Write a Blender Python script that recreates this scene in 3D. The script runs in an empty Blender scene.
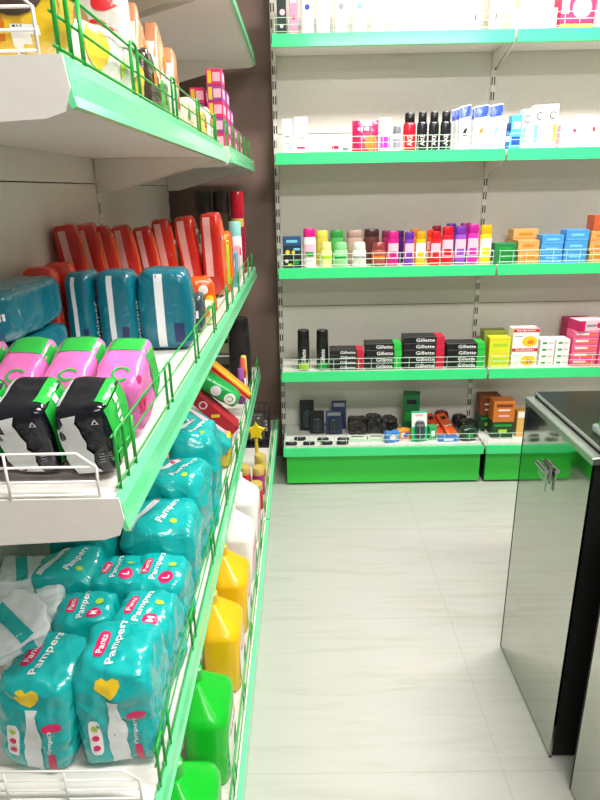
import bpy, bmesh, math, random
from mathutils import Vector, Matrix, noise
from mathutils.bvhtree import BVHTree
random.seed(7)
PI = math.pi
scene = bpy.context.scene
COL = scene.collection

# ------------------------------------------------------------------ camera (solved from the shelving's lines)
F_PX = 614.2
CAM_H = 1.4252
AX_R = Vector((0.99983107, 0.00106695, -0.01834904))
AX_U = Vector((0.01701244, 0.32415978, 0.94584936))
AX_F = Vector((-0.00695719, 0.94600174, -0.32408687))
CAM = Vector((0, 0, CAM_H))
def ray(x, y): return AX_F + AX_R*((x-300)/F_PX) - AX_U*((y-400)/F_PX)
def at_y(x, y, Y): d = ray(x, y); return CAM + d*(Y/d.y)
def at_z(x, y, Z): d = ray(x, y); return CAM + d*((Z-CAM_H)/d.z)
def at_x(x, y, X): d = ray(x, y); return CAM + d*(X/d.x)

# ------------------------------------------------------------------ materials
def lin(c):
    return tuple((v/12.92 if v <= 0.04045 else ((v+0.055)/1.055)**2.4) for v in c)
def rgb(r, g, b): return lin((r/255, g/255, b/255))
MATS = {}
def mat(name, color, rough=0.45, metal=0.0, spec=0.5, coat=0.0, alpha=None, trans=0.0, emit=None, emit_s=0.0, bump=None, vary=0.0, subsurf=0.0):
    if name in MATS: return MATS[name]
    m = bpy.data.materials.new(name); m.use_nodes = True
    nt = m.node_tree; b = nt.nodes['Principled BSDF']
    c = rgb(*color)
    b.inputs['Base Color'].default_value = (*c, 1)
    b.inputs['Roughness'].default_value = rough
    b.inputs['Metallic'].default_value = metal
    b.inputs['Specular IOR Level'].default_value = spec
    b.inputs['Coat Weight'].default_value = coat
    b.inputs['Coat Roughness'].default_value = 0.1
    if trans: b.inputs['Transmission Weight'].default_value = trans
    if alpha is not None: b.inputs['Alpha'].default_value = alpha
    if emit:
        b.inputs['Emission Color'].default_value = (*rgb(*emit), 1); b.inputs['Emission Strength'].default_value = emit_s
    tc = nt.nodes.new('ShaderNodeTexCoord')
    nz = nt.nodes.new('ShaderNodeTexNoise'); nt.links.new(tc.outputs['Object'], nz.inputs['Vector'])
    nz.inputs['Scale'].default_value = bump[0] if bump else 40
    nz.inputs['Detail'].default_value = 3
    if bump:
        nz.inputs['Distortion'].default_value = bump[2] if len(bump) > 2 else 0
        if len(bump) > 3: nz.noise_type = 'RIDGED_MULTIFRACTAL'
        bp = nt.nodes.new('ShaderNodeBump'); bp.inputs['Strength'].default_value = bump[1]; bp.inputs['Distance'].default_value = 0.004
        nt.links.new(nz.outputs['Fac'], bp.inputs['Height']); nt.links.new(bp.outputs['Normal'], b.inputs['Normal'])
    mx = nt.nodes.new('ShaderNodeMix'); mx.data_type = 'RGBA'
    v = vary or 0.06
    mx.inputs[6].default_value = (*[x*(1-v) for x in c], 1); mx.inputs[7].default_value = (*[min(1, x*(1+v)) for x in c], 1)
    nt.links.new(nz.outputs['Fac'], mx.inputs[0]); nt.links.new(mx.outputs[2], b.inputs['Base Color'])
    MATS[name] = m
    return m
def film(name, color, rough=0.22, wr=(24, 0.9, 1.6, 1)): return mat('film_'+name, color, rough=rough, coat=0.35, bump=wr)
def plastic(name, color, rough=0.3): return mat('plastic_'+name, color, rough=rough, coat=0.2)
def card(name, color, rough=0.5): return mat('card_'+name, color, rough=rough)

# ------------------------------------------------------------------ mesh builder
class MB:
    def __init__(self): self.bm = bmesh.new()
    def box(self, x0, x1, y0, y1, z0, z1):
        vs = [self.bm.verts.new(p) for p in ((x0,y0,z0),(x1,y0,z0),(x1,y1,z0),(x0,y1,z0),(x0,y0,z1),(x1,y0,z1),(x1,y1,z1),(x0,y1,z1))]
        for f in ((0,3,2,1),(4,5,6,7),(0,1,5,4),(1,2,6,5),(2,3,7,6),(3,0,4,7)): self.bm.faces.new([vs[i] for i in f])
        return self
    def prism(self, pts, n):                    # closed polygon of 3-D points extruded by vector n
        n = Vector(n); a = [self.bm.verts.new(p) for p in pts]; b = [self.bm.verts.new(Vector(p)+n) for p in pts]
        self.bm.faces.new(a); self.bm.faces.new(b[::-1]); k = len(pts)
        for i in range(k): self.bm.faces.new((a[i], b[i], b[(i+1)%k], a[(i+1)%k]))
        return self
    def tube(self, pts, r, seg=6, closed=False):
        pts = [Vector(p) for p in pts]; rings = []; n = len(pts)
        for i, p in enumerate(pts):
            if closed: t = (pts[(i+1)%n]-pts[i-1])
            else: t = pts[min(i+1, n-1)]-pts[max(i-1, 0)]
            t.normalize(); ref = Vector((0,0,1)) if abs(t.z) < .9 else Vector((1,0,0))
            a = t.cross(ref).normalized(); b = t.cross(a)
            rings.append([self.bm.verts.new(p+a*(r*math.cos(2*PI*k/seg))+b*(r*math.sin(2*PI*k/seg))) for k in range(seg)])
        for i in range(n if closed else n-1):
            A, B = rings[i], rings[(i+1)%n]
            for k in range(seg): self.bm.faces.new((A[k], A[(k+1)%seg], B[(k+1)%seg], B[k]))
        if not closed: self.bm.faces.new(rings[0]); self.bm.faces.new(rings[-1][::-1])
        return self
    def lathe(self, prof, ell=1.0, seg=20, cx=0, cy=0, power=2.0):     # prof: (r, z) from bottom to top; ell scales y
        rings = []
        for r, z in prof:
            R = []
            for k in range(seg):
                a = 2*PI*k/seg; c, s = math.cos(a), math.sin(a)
                q = (abs(c)**power+abs(s)**power)**(-1/power)
                R.append(self.bm.verts.new((cx+r*q*c, cy+r*q*s*ell, z)))
            rings.append(R)
        for A, B in zip(rings, rings[1:]):
            for k in range(seg): self.bm.faces.new((A[k], A[(k+1)%seg], B[(k+1)%seg], B[k]))
        self.bm.faces.new(rings[0][::-1]); self.bm.faces.new(rings[-1])
        return self
    def band(self, prof, ell, a0, a1, seg=12, power=2.0, off=0.0006):  # patch of a lathe's wall between two angles
        rings = []
        for r, z in prof:
            R = []
            for k in range(seg+1):
                a = a0+(a1-a0)*k/seg; c, s = math.cos(a), math.sin(a)
                q = (abs(c)**power+abs(s)**power)**(-1/power)
                R.append(self.bm.verts.new(((r*q+off)*c, (r*q*ell+off)*s, z)))
            rings.append(R)
        for A, B in zip(rings, rings[1:]):
            for k in range(seg): self.bm.faces.new((A[k], A[k+1], B[k+1], B[k]))
        return self
    def soft(self, w, d, h, k=5.0, n=12, wr=0.004, seed=0, freq=14, z0=None, crimp=None, pinch=0.0):
        """a plump bag: rounded box with wrinkles; base at z=0; crimp='x'/'y'/'z' squeezes it flat at both ends of that axis"""
        off = Vector((seed*3.17, seed*1.31, seed*7.7)); vs = {}
        def V(p):
            key = tuple(round(c, 5) for c in p)
            if key in vs: return vs[key]
            x, y, z = p; s = (abs(x)**k+abs(y)**k+abs(z)**k)**(1/k); q = Vector((x/s, y/s, z/s))
            if crimp:
                ax = 'xyz'.index(crimp); t = 1-0.75*abs(q[ax])**6
                for j in range(3):
                    if j != ax and (w, d, h)[j] == min(v for i, v in enumerate((w, d, h)) if i != ax): q[j] *= t
            P = Vector((q.x*w/2, q.y*d/2, q.z*h/2)); nn = q.normalized()
            P += nn*(noise.noise(P*freq+off)*wr + (.25-abs(noise.noise(P*freq*1.7+off)))*wr*1.0 + noise.noise(P*freq*3.3+off)*wr*.35)
            if pinch: P.x *= 1-pinch*(q.z*.5+.5)
            P.z = max(P.z+h/2, 0)
            vs[key] = self.bm.verts.new(P); return vs[key]
        for ax in range(3):
            for sg in (-1, 1):
                for i in range(n):
                    for j in range(n):
                        q = []
                        for a, b in ((i,j),(i+1,j),(i+1,j+1),(i,j+1)):
                            p = [0,0,0]; p[ax] = sg; p[(ax+1)%3] = 2*a/n-1; p[(ax+2)%3] = 2*b/n-1; q.append(V(p))
                        if sg < 0: q.reverse()
                        try: self.bm.faces.new(q)
                        except ValueError: pass
        return self
    def bevel(self, w, seg=2):
        bmesh.ops.bevel(self.bm, geom=list(self.bm.edges), offset=w, segments=seg, affect='EDGES', profile=0.5); return self
    def build(self, name, m, parent=None, smooth=False, loc=None, recalc=True):
        if recalc: bmesh.ops.recalc_face_normals(self.bm, faces=self.bm.faces)
        me = bpy.data.meshes.new(name); self.bm.to_mesh(me); self.bm.free()
        if smooth:
            me.polygons.foreach_set('use_smooth', [True]*len(me.polygons))
            if smooth != 'all':
                try: me.set_sharp_from_angle(angle=math.radians(38))
                except Exception: pass
        me.materials.append(m)
        o = bpy.data.objects.new(name, me); COL.objects.link(o)
        if parent: o.parent = parent
        if loc is not None: o.location = loc
        return o

def thing(name, label, cat, loc=(0,0,0), rot=0, group=None):
    o = bpy.data.objects.new(name, None); COL.objects.link(o); o.empty_display_size = .05
    o.location = loc; o.rotation_euler = rot if isinstance(rot, (tuple, list)) else (0, 0, rot)
    o['label'] = label; o['category'] = cat
    if group: o['group'] = group
    return o
def dup(root, loc, label, rot=None):
    def cp(o, par):
        c = o.copy(); COL.objects.link(c)
        if par: c.parent = par
        for ch in o.children: cp(ch, c)
        return c
    r = cp(root, None); r.location = loc; r['label'] = label
    if rot is not None: r.rotation_euler = rot if isinstance(rot, (tuple, list)) else (0, 0, rot)
    return r
def structure(name, mb, m):
    o = mb.build(name, m); o['kind'] = 'structure'; return o

# ------------------------------------------------------------------ flat printed shapes
def s_rect(w, h, cx=0, cy=0, n=1, m=1):
    v = [(cx-w/2+w*i/n, cy-h/2+h*j/m) for j in range(m+1) for i in range(n+1)]
    f = [(j*(n+1)+i, j*(n+1)+i+1, (j+1)*(n+1)+i+1, (j+1)*(n+1)+i) for j in range(m) for i in range(n)]
    return v, f
def s_disc(r, cx=0, cy=0, sx=1, seg=18, rings=2):
    v = [(cx, cy)]; f = []
    for k in range(1, rings+1):
        for i in range(seg):
            a = 2*PI*i/seg; v.append((cx+r*sx*k/rings*math.cos(a), cy+r*k/rings*math.sin(a)))
    for i in range(seg): f.append((0, 1+i, 1+(i+1)%seg))
    for k in range(1, rings):
        A = 1+(k-1)*seg; B = A+seg
        for i in range(seg): f.append((A+i, B+i, B+(i+1)%seg, A+(i+1)%seg))
    return v, f
def s_round(w, h, cx=0, cy=0, p=4):                       # rounded rectangle
    v, f = s_disc(1, seg=24)
    out = []
    for x, y in v:
        r = math.hypot(x, y)
        if r < 1e-6: out.append((cx, cy)); continue
        c, s = x/r, y/r; q = (abs(c)**p+abs(s)**p)**(-1/p)
        out.append((cx+w/2*r*q*c, cy+h/2*r*q*s))
    return out, f
def s_ring(r0, r1, cx=0, cy=0, a0=0, a1=2*PI, seg=20):
    v = []; f = []
    for i in range(seg+1):
        a = a0+(a1-a0)*i/seg
        v += [(cx+r0*math.cos(a), cy+r0*math.sin(a)), (cx+r1*math.cos(a), cy+r1*math.sin(a))]
    for i in range(seg): f.append((2*i, 2*i+1, 2*i+3, 2*i+2))
    return v, f
def s_blob(pts, rings=4):
    cx = sum(p[0] for p in pts)/len(pts); cy = sum(p[1] for p in pts)/len(pts); n = len(pts); v = [(cx, cy)]; f = []
    for k in range(1, rings+1): v += [(cx+(x-cx)*k/rings, cy+(y-cy)*k/rings) for x, y in pts]
    f += [(0, 1+i, 1+(i+1)%n) for i in range(n)]
    for k in range(1, rings):
        A = 1+(k-1)*n; B = A+n; f += [(A+i, B+i, B+(i+1)%n, A+(i+1)%n) for i in range(n)]
    return v, f
def s_poly(pts): return list(pts), [tuple(range(len(pts)))]
_txt = {}
def s_text(body, size, cx=0, cy=0, width=None, bold=0.0):
    if (body, bold) not in _txt:
        cu = bpy.data.curves.new('lettering', 'FONT'); cu.body = body; cu.align_x = 'CENTER'; cu.align_y = 'CENTER'; cu.resolution_u = 2; cu.size = 1; cu.offset = bold
        ob = bpy.data.objects.new('lettering', cu); COL.objects.link(ob)
        dg = bpy.context.evaluated_depsgraph_get(); me = bpy.data.meshes.new_from_object(ob.evaluated_get(dg))
        v = [(p.co.x, p.co.y) for p in me.vertices]; f = [tuple(p.vertices) for p in me.polygons]
        bpy.data.objects.remove(ob); bpy.data.curves.remove(cu); bpy.data.meshes.remove(me)
        x0 = min(p[0] for p in v); x1 = max(p[0] for p in v); y0 = min(p[1] for p in v); y1 = max(p[1] for p in v)
        v = [((x-(x0+x1)/2), (y-(y0+y1)/2)) for x, y in v]
        _txt[(body, bold)] = (v, f, x1-x0, y1-y0)
    v, f, tw, th = _txt[(body, bold)]
    s = size/th if width is None else width/tw
    sy = size/th
    return [(cx+x*s, cy+y*sy) for x, y in v], f
def s_scrawl(w, h, n=6):            # a line of print too small to read
    return join_shapes(*[s_rect(w/n*(.55+.2*(i % 3 == 0)), h*(1 if i % 2 else .7), -w/2+w/n*(i+.5), 0) for i in range(n)])
def join_shapes(*ss):
    V = []; Fc = []
    for v, f in ss:
        b = len(V); V += v; Fc += [tuple(i+b for i in q) for q in f]
    return V, Fc
AX = {'front': (Vector((1,0,0)), Vector((0,0,1)), Vector((0,-1,0))),
      'right': (Vector((0,1,0)), Vector((0,0,1)), Vector((1,0,0))),
      'left':  (Vector((0,-1,0)), Vector((0,0,1)), Vector((-1,0,0))),
      'top':   (Vector((1,0,0)), Vector((0,1,0)), Vector((0,0,1)))}
def decal(parent, name, m, shape, origin, face='front', spin=0.0, body=None, off=0.0008, label=None):
    """print a flat shape on a face: origin is the local point it is centred on; on a plump body it follows the surface"""
    u, v, n = AX[face]; o = Vector(origin)
    if spin:
        c, s = math.cos(spin), math.sin(spin); u, v = u*c+v*s, v*c-u*s
    bvh = BVHTree.FromPolygons([x.co.copy() for x in body.data.vertices], [tuple(p.vertices) for p in body.data.polygons]) if body else None
    V, Fc = shape; mb = MB(); vs = []
    for x, y in V:
        p = o+u*x+v*y
        if bvh:
            hit, nr, idx, dist = bvh.ray_cast(p+n*0.5, -n)
            vs.append(mb.bm.verts.new(hit+n*off) if hit else None)
        else: vs.append(mb.bm.verts.new(p+n*off))
    for q in Fc:
        if any(vs[i] is None for i in q): continue
        try: mb.bm.faces.new([vs[i] for i in q])
        except ValueError: pass
    r = mb.build(name, m, parent, recalc=False, smooth='all' if body else False)
    if label: r['label'] = label
    return r

# ------------------------------------------------------------------ common materials
WHITE = mat('white_powder_coat', (232, 230, 222), rough=0.35)
PANEL = mat('panel_white', (226, 223, 214), rough=0.3)
RAIL_LIT = mat('rail_green_lit', (112, 230, 164), rough=0.22, coat=0.4)  # left rails: green rail made paler, strong light and gloss painted into its colour
RAIL = mat('rail_green', (62, 226, 136), rough=0.28, coat=0.2)
KICK = mat('kick_green', (52, 204, 66), rough=0.35)
WIREG = mat('wire_green', (30, 165, 60), rough=0.35)
WIREW = mat('wire_white', (236, 236, 230), rough=0.35)
WIREP = mat('wire_pale', (205, 236, 214), rough=0.35)
DARK = mat('slot_dark', (22, 22, 22), rough=0.8)
STEEL = mat('steel_bright', (200, 204, 204), rough=0.18, metal=1.0)
T_WHITE = mat('print_white', (242, 242, 240), rough=0.4)
T_BLACK = mat('print_black', (20, 20, 24), rough=0.4)
T_PINK = mat('print_pink', (216, 24, 98), rough=0.35)
T_RED = mat('print_red', (214, 22, 34), rough=0.4)
T_YEL = mat('print_yellow', (240, 206, 40), rough=0.4)
T_BLUE = mat('print_blue', (36, 78, 190), rough=0.4)
T_GREEN = mat('print_green', (24, 160, 60), rough=0.4)
T_GREY = mat('print_grey', (150, 150, 156), rough=0.5)
T_ORANGE = mat('print_orange', (244, 130, 30), rough=0.4)
T_PALE = mat('print_pale_pink', (246, 190, 206), rough=0.4)
T_SKY = mat('print_sky', (120, 200, 224), rough=0.4)
T_NAVY = mat('print_navy', (26, 44, 92), rough=0.4)
T_LIME = mat('print_lime', (176, 214, 50), rough=0.4)
SEAM = mat('white_film_seam', (226, 232, 232), rough=0.35, bump=(60, .4, .5))

def upright_mat(name, axis):
    m = mat(name, (226, 224, 216), rough=.35); nt = m.node_tree; N = nt.nodes.new; L = nt.links.new; b = nt.nodes['Principled BSDF']
    tc = N('ShaderNodeTexCoord'); sp = N('ShaderNodeSeparateXYZ'); L(tc.outputs['Generated'], sp.inputs[0])
    def op(o, a, v=None, v2=None):
        q = N('ShaderNodeMath'); q.operation = o
        for i, x in enumerate((a, v)):
            if x is None: continue
            if isinstance(x, (int, float)): q.inputs[i].default_value = x
            else: L(x, q.inputs[i])
        if v2 is not None: q.inputs[2].default_value = v2
        return q.outputs[0]
    side = op('COMPARE', op('ABSOLUTE', op('SUBTRACT', sp.outputs[axis], .5)), .24, .13)
    row = op('LESS_THAN', op('MODULO', op('MULTIPLY', sp.outputs['Z'], 2.5), .062), .034)
    k = op('MULTIPLY', side, row)
    mx = N('ShaderNodeMix'); mx.data_type = 'RGBA'; L(k, mx.inputs[0]); mx.inputs[6].default_value = (*rgb(226, 224, 216), 1); mx.inputs[7].default_value = (*rgb(24, 24, 24), 1)
    L(mx.outputs[2], b.inputs['Base Color']); return m
UPX = upright_mat('upright_slotted_front', 'X'); UPY = upright_mat('upright_slotted_side', 'Y')
# ------------------------------------------------------------------ room
def floor_mat():
    m = bpy.data.materials.new('floor_tile'); m.use_nodes = True; nt = m.node_tree; N = nt.nodes.new; L = nt.links.new
    b = nt.nodes['Principled BSDF']; b.inputs['Roughness'].default_value = .2; b.inputs['Specular IOR Level'].default_value = .5
    tc = N('ShaderNodeTexCoord'); mp = N('ShaderNodeMapping'); L(tc.outputs['Object'], mp.inputs['Vector'])
    mp.inputs['Scale'].default_value = (1.2, 11, 1)
    nz = N('ShaderNodeTexNoise'); L(mp.outputs[0], nz.inputs['Vector']); nz.inputs['Scale'].default_value = 2.2; nz.inputs['Detail'].default_value = 6; nz.inputs['Roughness'].default_value = .62; nz.inputs['Distortion'].default_value = .6
    cr = N('ShaderNodeValToRGB'); L(nz.outputs['Fac'], cr.inputs['Fac'])
    e = cr.color_ramp.elements; e[0].position = .30; e[0].color = (*rgb(184, 181, 174), 1); e[1].position = .52; e[1].color = (*rgb(194, 192, 187), 1)
    x = e.new(.44); x.color = (*rgb(191, 189, 183), 1)
    sp = N('ShaderNodeSeparateXYZ'); L(tc.outputs['Object'], sp.inputs[0])
    def seam(out, off, pitch):
        a = N('ShaderNodeMath'); a.operation = 'SUBTRACT'; L(out, a.inputs[0]); a.inputs[1].default_value = off-pitch*20
        q = N('ShaderNodeMath'); q.operation = 'MODULO'; L(a.outputs[0], q.inputs[0]); q.inputs[1].default_value = pitch
        r = N('ShaderNodeMath'); r.operation = 'LESS_THAN'; L(q.outputs[0], r.inputs[0]); r.inputs[1].default_value = .0028; return r.outputs[0]
    s1 = seam(sp.outputs['X'], .494, 1.2); s2 = seam(sp.outputs['Y'], 1.185, .6)
    mxs = N('ShaderNodeMath'); mxs.operation = 'MAXIMUM'; L(s1, mxs.inputs[0]); L(s2, mxs.inputs[1])
    ml = N('ShaderNodeMath'); ml.operation = 'MULTIPLY'; L(mxs.outputs[0], ml.inputs[0]); ml.inputs[1].default_value = .35
    mx = N('ShaderNodeMix'); mx.data_type = 'RGBA'; L(ml.outputs[0], mx.inputs[0]); L(cr.outputs['Color'], mx.inputs[6]); mx.inputs[7].default_value = (*rgb(150, 148, 140), 1)
    L(mx.outputs[2], b.inputs['Base Color'])
    return m
WALLB = mat('wall_brown', (122, 100, 90), rough=0.6, bump=(120, .1))
WALLW = mat('wall_paint', (112, 106, 98), rough=0.7, bump=(120, .1))
CEIL = mat('ceiling_paint', (160, 157, 150), rough=0.8)
Y_WALL = 3.19
structure('floor', MB().box(-.75, 2.6, -3.0, Y_WALL, -.05, 0), floor_mat())
structure('ceiling', MB().box(-.75, 2.6, -3.0, Y_WALL, 2.75, 2.8), CEIL)
structure('wall_back', MB().box(-.8, 2.65, Y_WALL, Y_WALL+.08, 0, 2.75), WALLB)
structure('wall_left', MB().box(-.83, -.75, -3.0, Y_WALL, 0, 2.75), WALLW)
structure('wall_right', MB().box(2.6, 2.68, -3.0, Y_WALL, 0, 2.75), WALLW)
structure('wall_front', MB().box(-.8, 2.65, -3.08, -3.0, 0, 2.75), WALLW)

LAMP = mat('lamp_diffuser', (255, 255, 250), emit=(255, 252, 244), emit_s=6)
def ceiling_light(x, y, lx, ly, power, label):
    t = thing('ceiling_light', label, 'ceiling light', (x, y, 2.75), 0, 'ceiling lights')
    MB().box(-lx/2-.02, lx/2+.02, -ly/2-.02, ly/2+.02, -.05, 0).build('housing', WHITE, t)
    MB().box(-lx/2, lx/2, -ly/2, ly/2, -.058, -.05).build('diffuser', LAMP, t)
    ld = bpy.data.lights.new('lamp', 'AREA'); ld.shape = 'RECTANGLE'; ld.size = lx; ld.size_y = ly; ld.energy = power; ld.color = (1, .955, .93)
    lo = bpy.data.objects.new('lamp', ld); COL.objects.link(lo); lo.parent = t; lo.location = (0, 0, -.062)
ceiling_light(.95, 2.05, 1.3, .25, 56, 'long white ceiling light nearest the back shelving')
ceiling_light(.75, .35, 1.3, .25, 46, 'long white ceiling light over the middle of the aisle')
ceiling_light(.75, -1.5, 1.3, .3, 32, 'long white ceiling light at the front of the shop')

# ------------------------------------------------------------------ back shelving
X0, BAY = -.113, 1.0
DF, DP = 2.841, 3.128                       # shelf front edge, panel face
BZ = {'A': 2.024, 'B': 1.574, 'C': 1.084, 'D': .590, 'E': .215}
def back_bay(i, label):
    x0 = X0+BAY*i; x1 = x0+BAY
    t = thing('shelving_unit', label, 'shelving', (x0, DP, 0), 0, 'shelving along the back wall')
    def L(mb): bmesh.ops.translate(mb.bm, verts=mb.bm.verts, vec=(-x0, -DP, 0)); return mb
    for a, b in ((.05, .86), (.863, 1.67), (1.673, 2.45)):
        L(MB().box(x0+.012, x1-.012, DP, DP+.018, a, b)).build('back_panel', PANEL, t)
    for xu in ([x0, x1] if i == 0 else [x1]):
        u = L(MB().box(xu-.011, xu+.011, DP-.006, DP+.05, 0, 2.5).bevel(.002, 1)).build('upright', UPX, t)
    for k in 'ABCD':
        z = BZ[k]
        b = L(MB().box(x0+.006, x1-.006, DF+.012, DP-.008, z-.028, z).bevel(.003, 1)).build('shelf', WHITE, t)
        L(MB().prism([(x0+.006, DF, z-.045), (x0+.006, DF+.010, z-.047), (x0+.006, DF+.010, z+.002), (x0+.006, DF+.002, z+.002)], (BAY-.012, 0, 0))).build('price_rail', RAIL, b)
        for xb in (x0+.008, x1-.010):
            L(MB().prism([(xb, DF+.03, z-.03), (xb, DF+.03, z-.038), (xb, DP-.03, z-.105), (xb, DP-.008, z-.105), (xb, DP-.008, z-.03)], (.002, 0, 0))).build('bracket', WHITE, b)
        guard_y(b, L, x0+.015, x1-.015, DF+.016, z, .062)
    z = BZ['E']
    b = L(MB().box(x0+.006, x1-.006, 2.80, DP-.008, z-.03, z-.003).bevel(.003, 1)).build('base_shelf', WHITE, t)
    L(MB().box(x0+.006, x1-.006, 2.786, 2.80, z-.042, z)).build('price_rail', RAIL, b)
    guard_y(b, L, x0+.015, x1-.015, 2.806, z-.003, .062)
    L(MB().box(x0+.02, x1-.010, 2.822, 2.84, .012, z-.03)).build('kick_panel', KICK, t)
    L(MB().box(x0+.02, x1-.02, 2.842, DP-.01, 0, .02)).build('foot', DARK, t)
    return t
def guard_y(par, L, xa, xb, y, z, h):
    g = MB()
    for q in (.012, .6*h, h): g.tube([(xa, y, z+q), (xb, y, z+q)], .0013, 5)
    n = 16
    for k in range(n+1):
        x = xa+(xb-xa)*k/n; g.tube([(x, y+.002, z+.001), (x, y+.002, z+h)], .0012, 5)
    for x in (xa, xb): g.tube([(x, y, z+h), (x, y+.05, z+h)], .0013, 5); g.tube([(x, y, z+.012), (x, y+.05, z+.012)], .0013, 5); g.tube([(x, y+.05, z+.001), (x, y+.05, z+h)], .0013, 5)
    L(g).build('wire_guard', WIREP, par)
back_bay(0, 'left bay of white and green shelving on the back wall, with bottles and razors')
back_bay(1, 'right bay of the white and green shelving on the back wall, holding soap boxes')

# ------------------------------------------------------------------ left shelving
XP = -.635                                 # panel face
YN, YJ, YF = .68, 2.036, 3.10
LZ = {'0': (2.005, -.206), '1': (1.556, -.227), '2': (1.066, -.227), '3': (.552, -.227)}
def left_bay(i, label):
    y0, y1 = (YN, YJ) if i == 0 else (YJ, YF)
    t = thing('shelving_unit', label, 'shelving', (XP, y0, 0), 0, 'shelving along the left wall')
    def L(mb): bmesh.ops.translate(mb.bm, verts=mb.bm.verts, vec=(-XP, -y0, 0)); return mb
    for a, b in ((.04, .55), (.553, .99), (.993, 1.452), (1.455, 2.0), (2.003, 2.5)):
        L(MB().box(XP-.018, XP, y0+.003, y1-.003, a, b)).build('back_panel', PANEL, t)
    for yu in ([y0, y1-.014] if i == 0 else [y1-.014]):
        u = L(MB().box(XP-.05, XP+.003, yu-.012, yu+.012, 0, 2.5)).build('upright', UPY, t)
    for k in '0123':
        z, xf = LZ[k]
        if i == 1 and k in '01': xf += .014
        b = L(MB().box(XP+.005, xf-.012, y0+.004, y1-.004, z-.03, z).bevel(.003, 1)).build('shelf', WHITE, t)
        # end plate with rounded front lower corner
        e = [(XP+.005, 0, z), (xf-.006, 0, z), (xf-.002, 0, z-.03), (xf-.010, 0, z-.052), (xf-.03, 0, z-.058), (XP+.005, 0, z-.075)]
        for ye in (y0+.002, y1-.006): L(MB().prism([(p[0], ye, p[2]) for p in e], (0, .003, 0))).build('end_plate', WHITE, b)
        L(MB().prism([(xf-.010, y0+.006, z+.003), (xf-.003, y0+.006, z-.012), (xf-.001, y0+.006, z-.036), (xf+.002, y0+.006, z-.047), (xf-.004, y0+.006, z-.049), (xf-.012, y0+.006, z-.03)], (0, y1-y0-.010, 0))).build('price_rail', RAIL_LIT, b)
        for yb in (y0+.03, y1-.03):
            L(MB().prism([(xf-.05, yb, z-.031), (xf-.05, yb, z-.042), (XP+.06, yb, z-.125), (XP+.006, yb, z-.125), (XP+.006, yb, z-.031)], (0, .002, 0))).build('bracket', WHITE, b)
        if k != '0': guard_x(b, L, xf-{'1': .017, '2': .010, '3': .006}[k], y0+.015, y1-.015, z, .078, .0026 if i == 0 else .002)
        if i == 0: end_guard(b, L, y0+.006, z, xf-.03)
    z, xf = .255, -.140
    b = L(MB().box(XP+.005, xf-.010, y0+.004, y1-.004, z-.03, z-.002).bevel(.003, 1)).build('base_shelf', WHITE, t)
    L(MB().box(xf-.010, xf, y0+.006, y1-.004, z-.046, z+.002)).build('price_rail', RAIL_LIT, b)
    guard_x(b, L, xf-.016, y0+.015, y1-.015, z-.002, .05, .0018)
    L(MB().box(xf-.05, xf-.035, y0+.006, y1-.004, .012, z-.03)).build('kick_panel', KICK, t)
    L(MB().box(XP+.01, xf-.055, y0+.01, y1-.01, 0, .03)).build('foot', DARK, t)
    return t
def guard_x(par, L, x, ya, yb, z, h, r):
    g = MB()
    g.tube([(x, ya, z+.010), (x, yb, z+.010)], r*.7, 6)
    g.tube([(x-.004, ya+.01, z+h*.93), (x-.004, yb-.01, z+h*.93)], r*.7, 6)
    g.tube([(x-.004, ya+.01, z+h*.55), (x-.004, yb-.01, z+h*.55)], r*.6, 6)
    ys = [] if r < .0022 and h > .06 else [ya+.008]
    y = ya+.012
    while y < yb-.04: ys.append(y); y += .30 if h > .06 and r > .0022 else .22
    if r > .0022: g.tube([(x, ya+.09, z+.001), (x, ya+.09, z+h*.93)], r, 6)
    for y in ys:
        if y == ya+.008: continue
        g.tube([(x, y, z+.001), (x, y, z+h-.008), (x, y+.004, z+h-.002), (x, y+.012, z+h), (x, y+.026, z+h), (x, y+.034, z+h-.002), (x, y+.038, z+h-.008), (x, y+.038, z+.001)], r, 6)
    L(g).build('wire_guard', WIREG, par, smooth='all')
def end_guard(par, L, y, z, xr):
    g = MB(); h = .060; xl = XP+.03
    for q in (.004, .022, .042): g.tube([(xl, y, z+q), (xr, y, z+q)], .0017, 6)
    g.tube([(xl, y, z+h), (xr-.022, y, z+h), (xr, y, z+.042), (xr, y, z-.006)], .0019, 6)
    for k in range(4): x = xr-.11-.09*k; g.tube([(x, y-.003, z), (x, y-.003, z+h)], .0017, 6)
    L(g).build('end_wire_guard', WIREW, par, smooth='all')
left_bay(0, 'near bay of white and green shelving on the left, full of nappy packs')
left_bay(1, 'far bay of the white and green shelving on the left, next to the brown wall')

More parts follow.
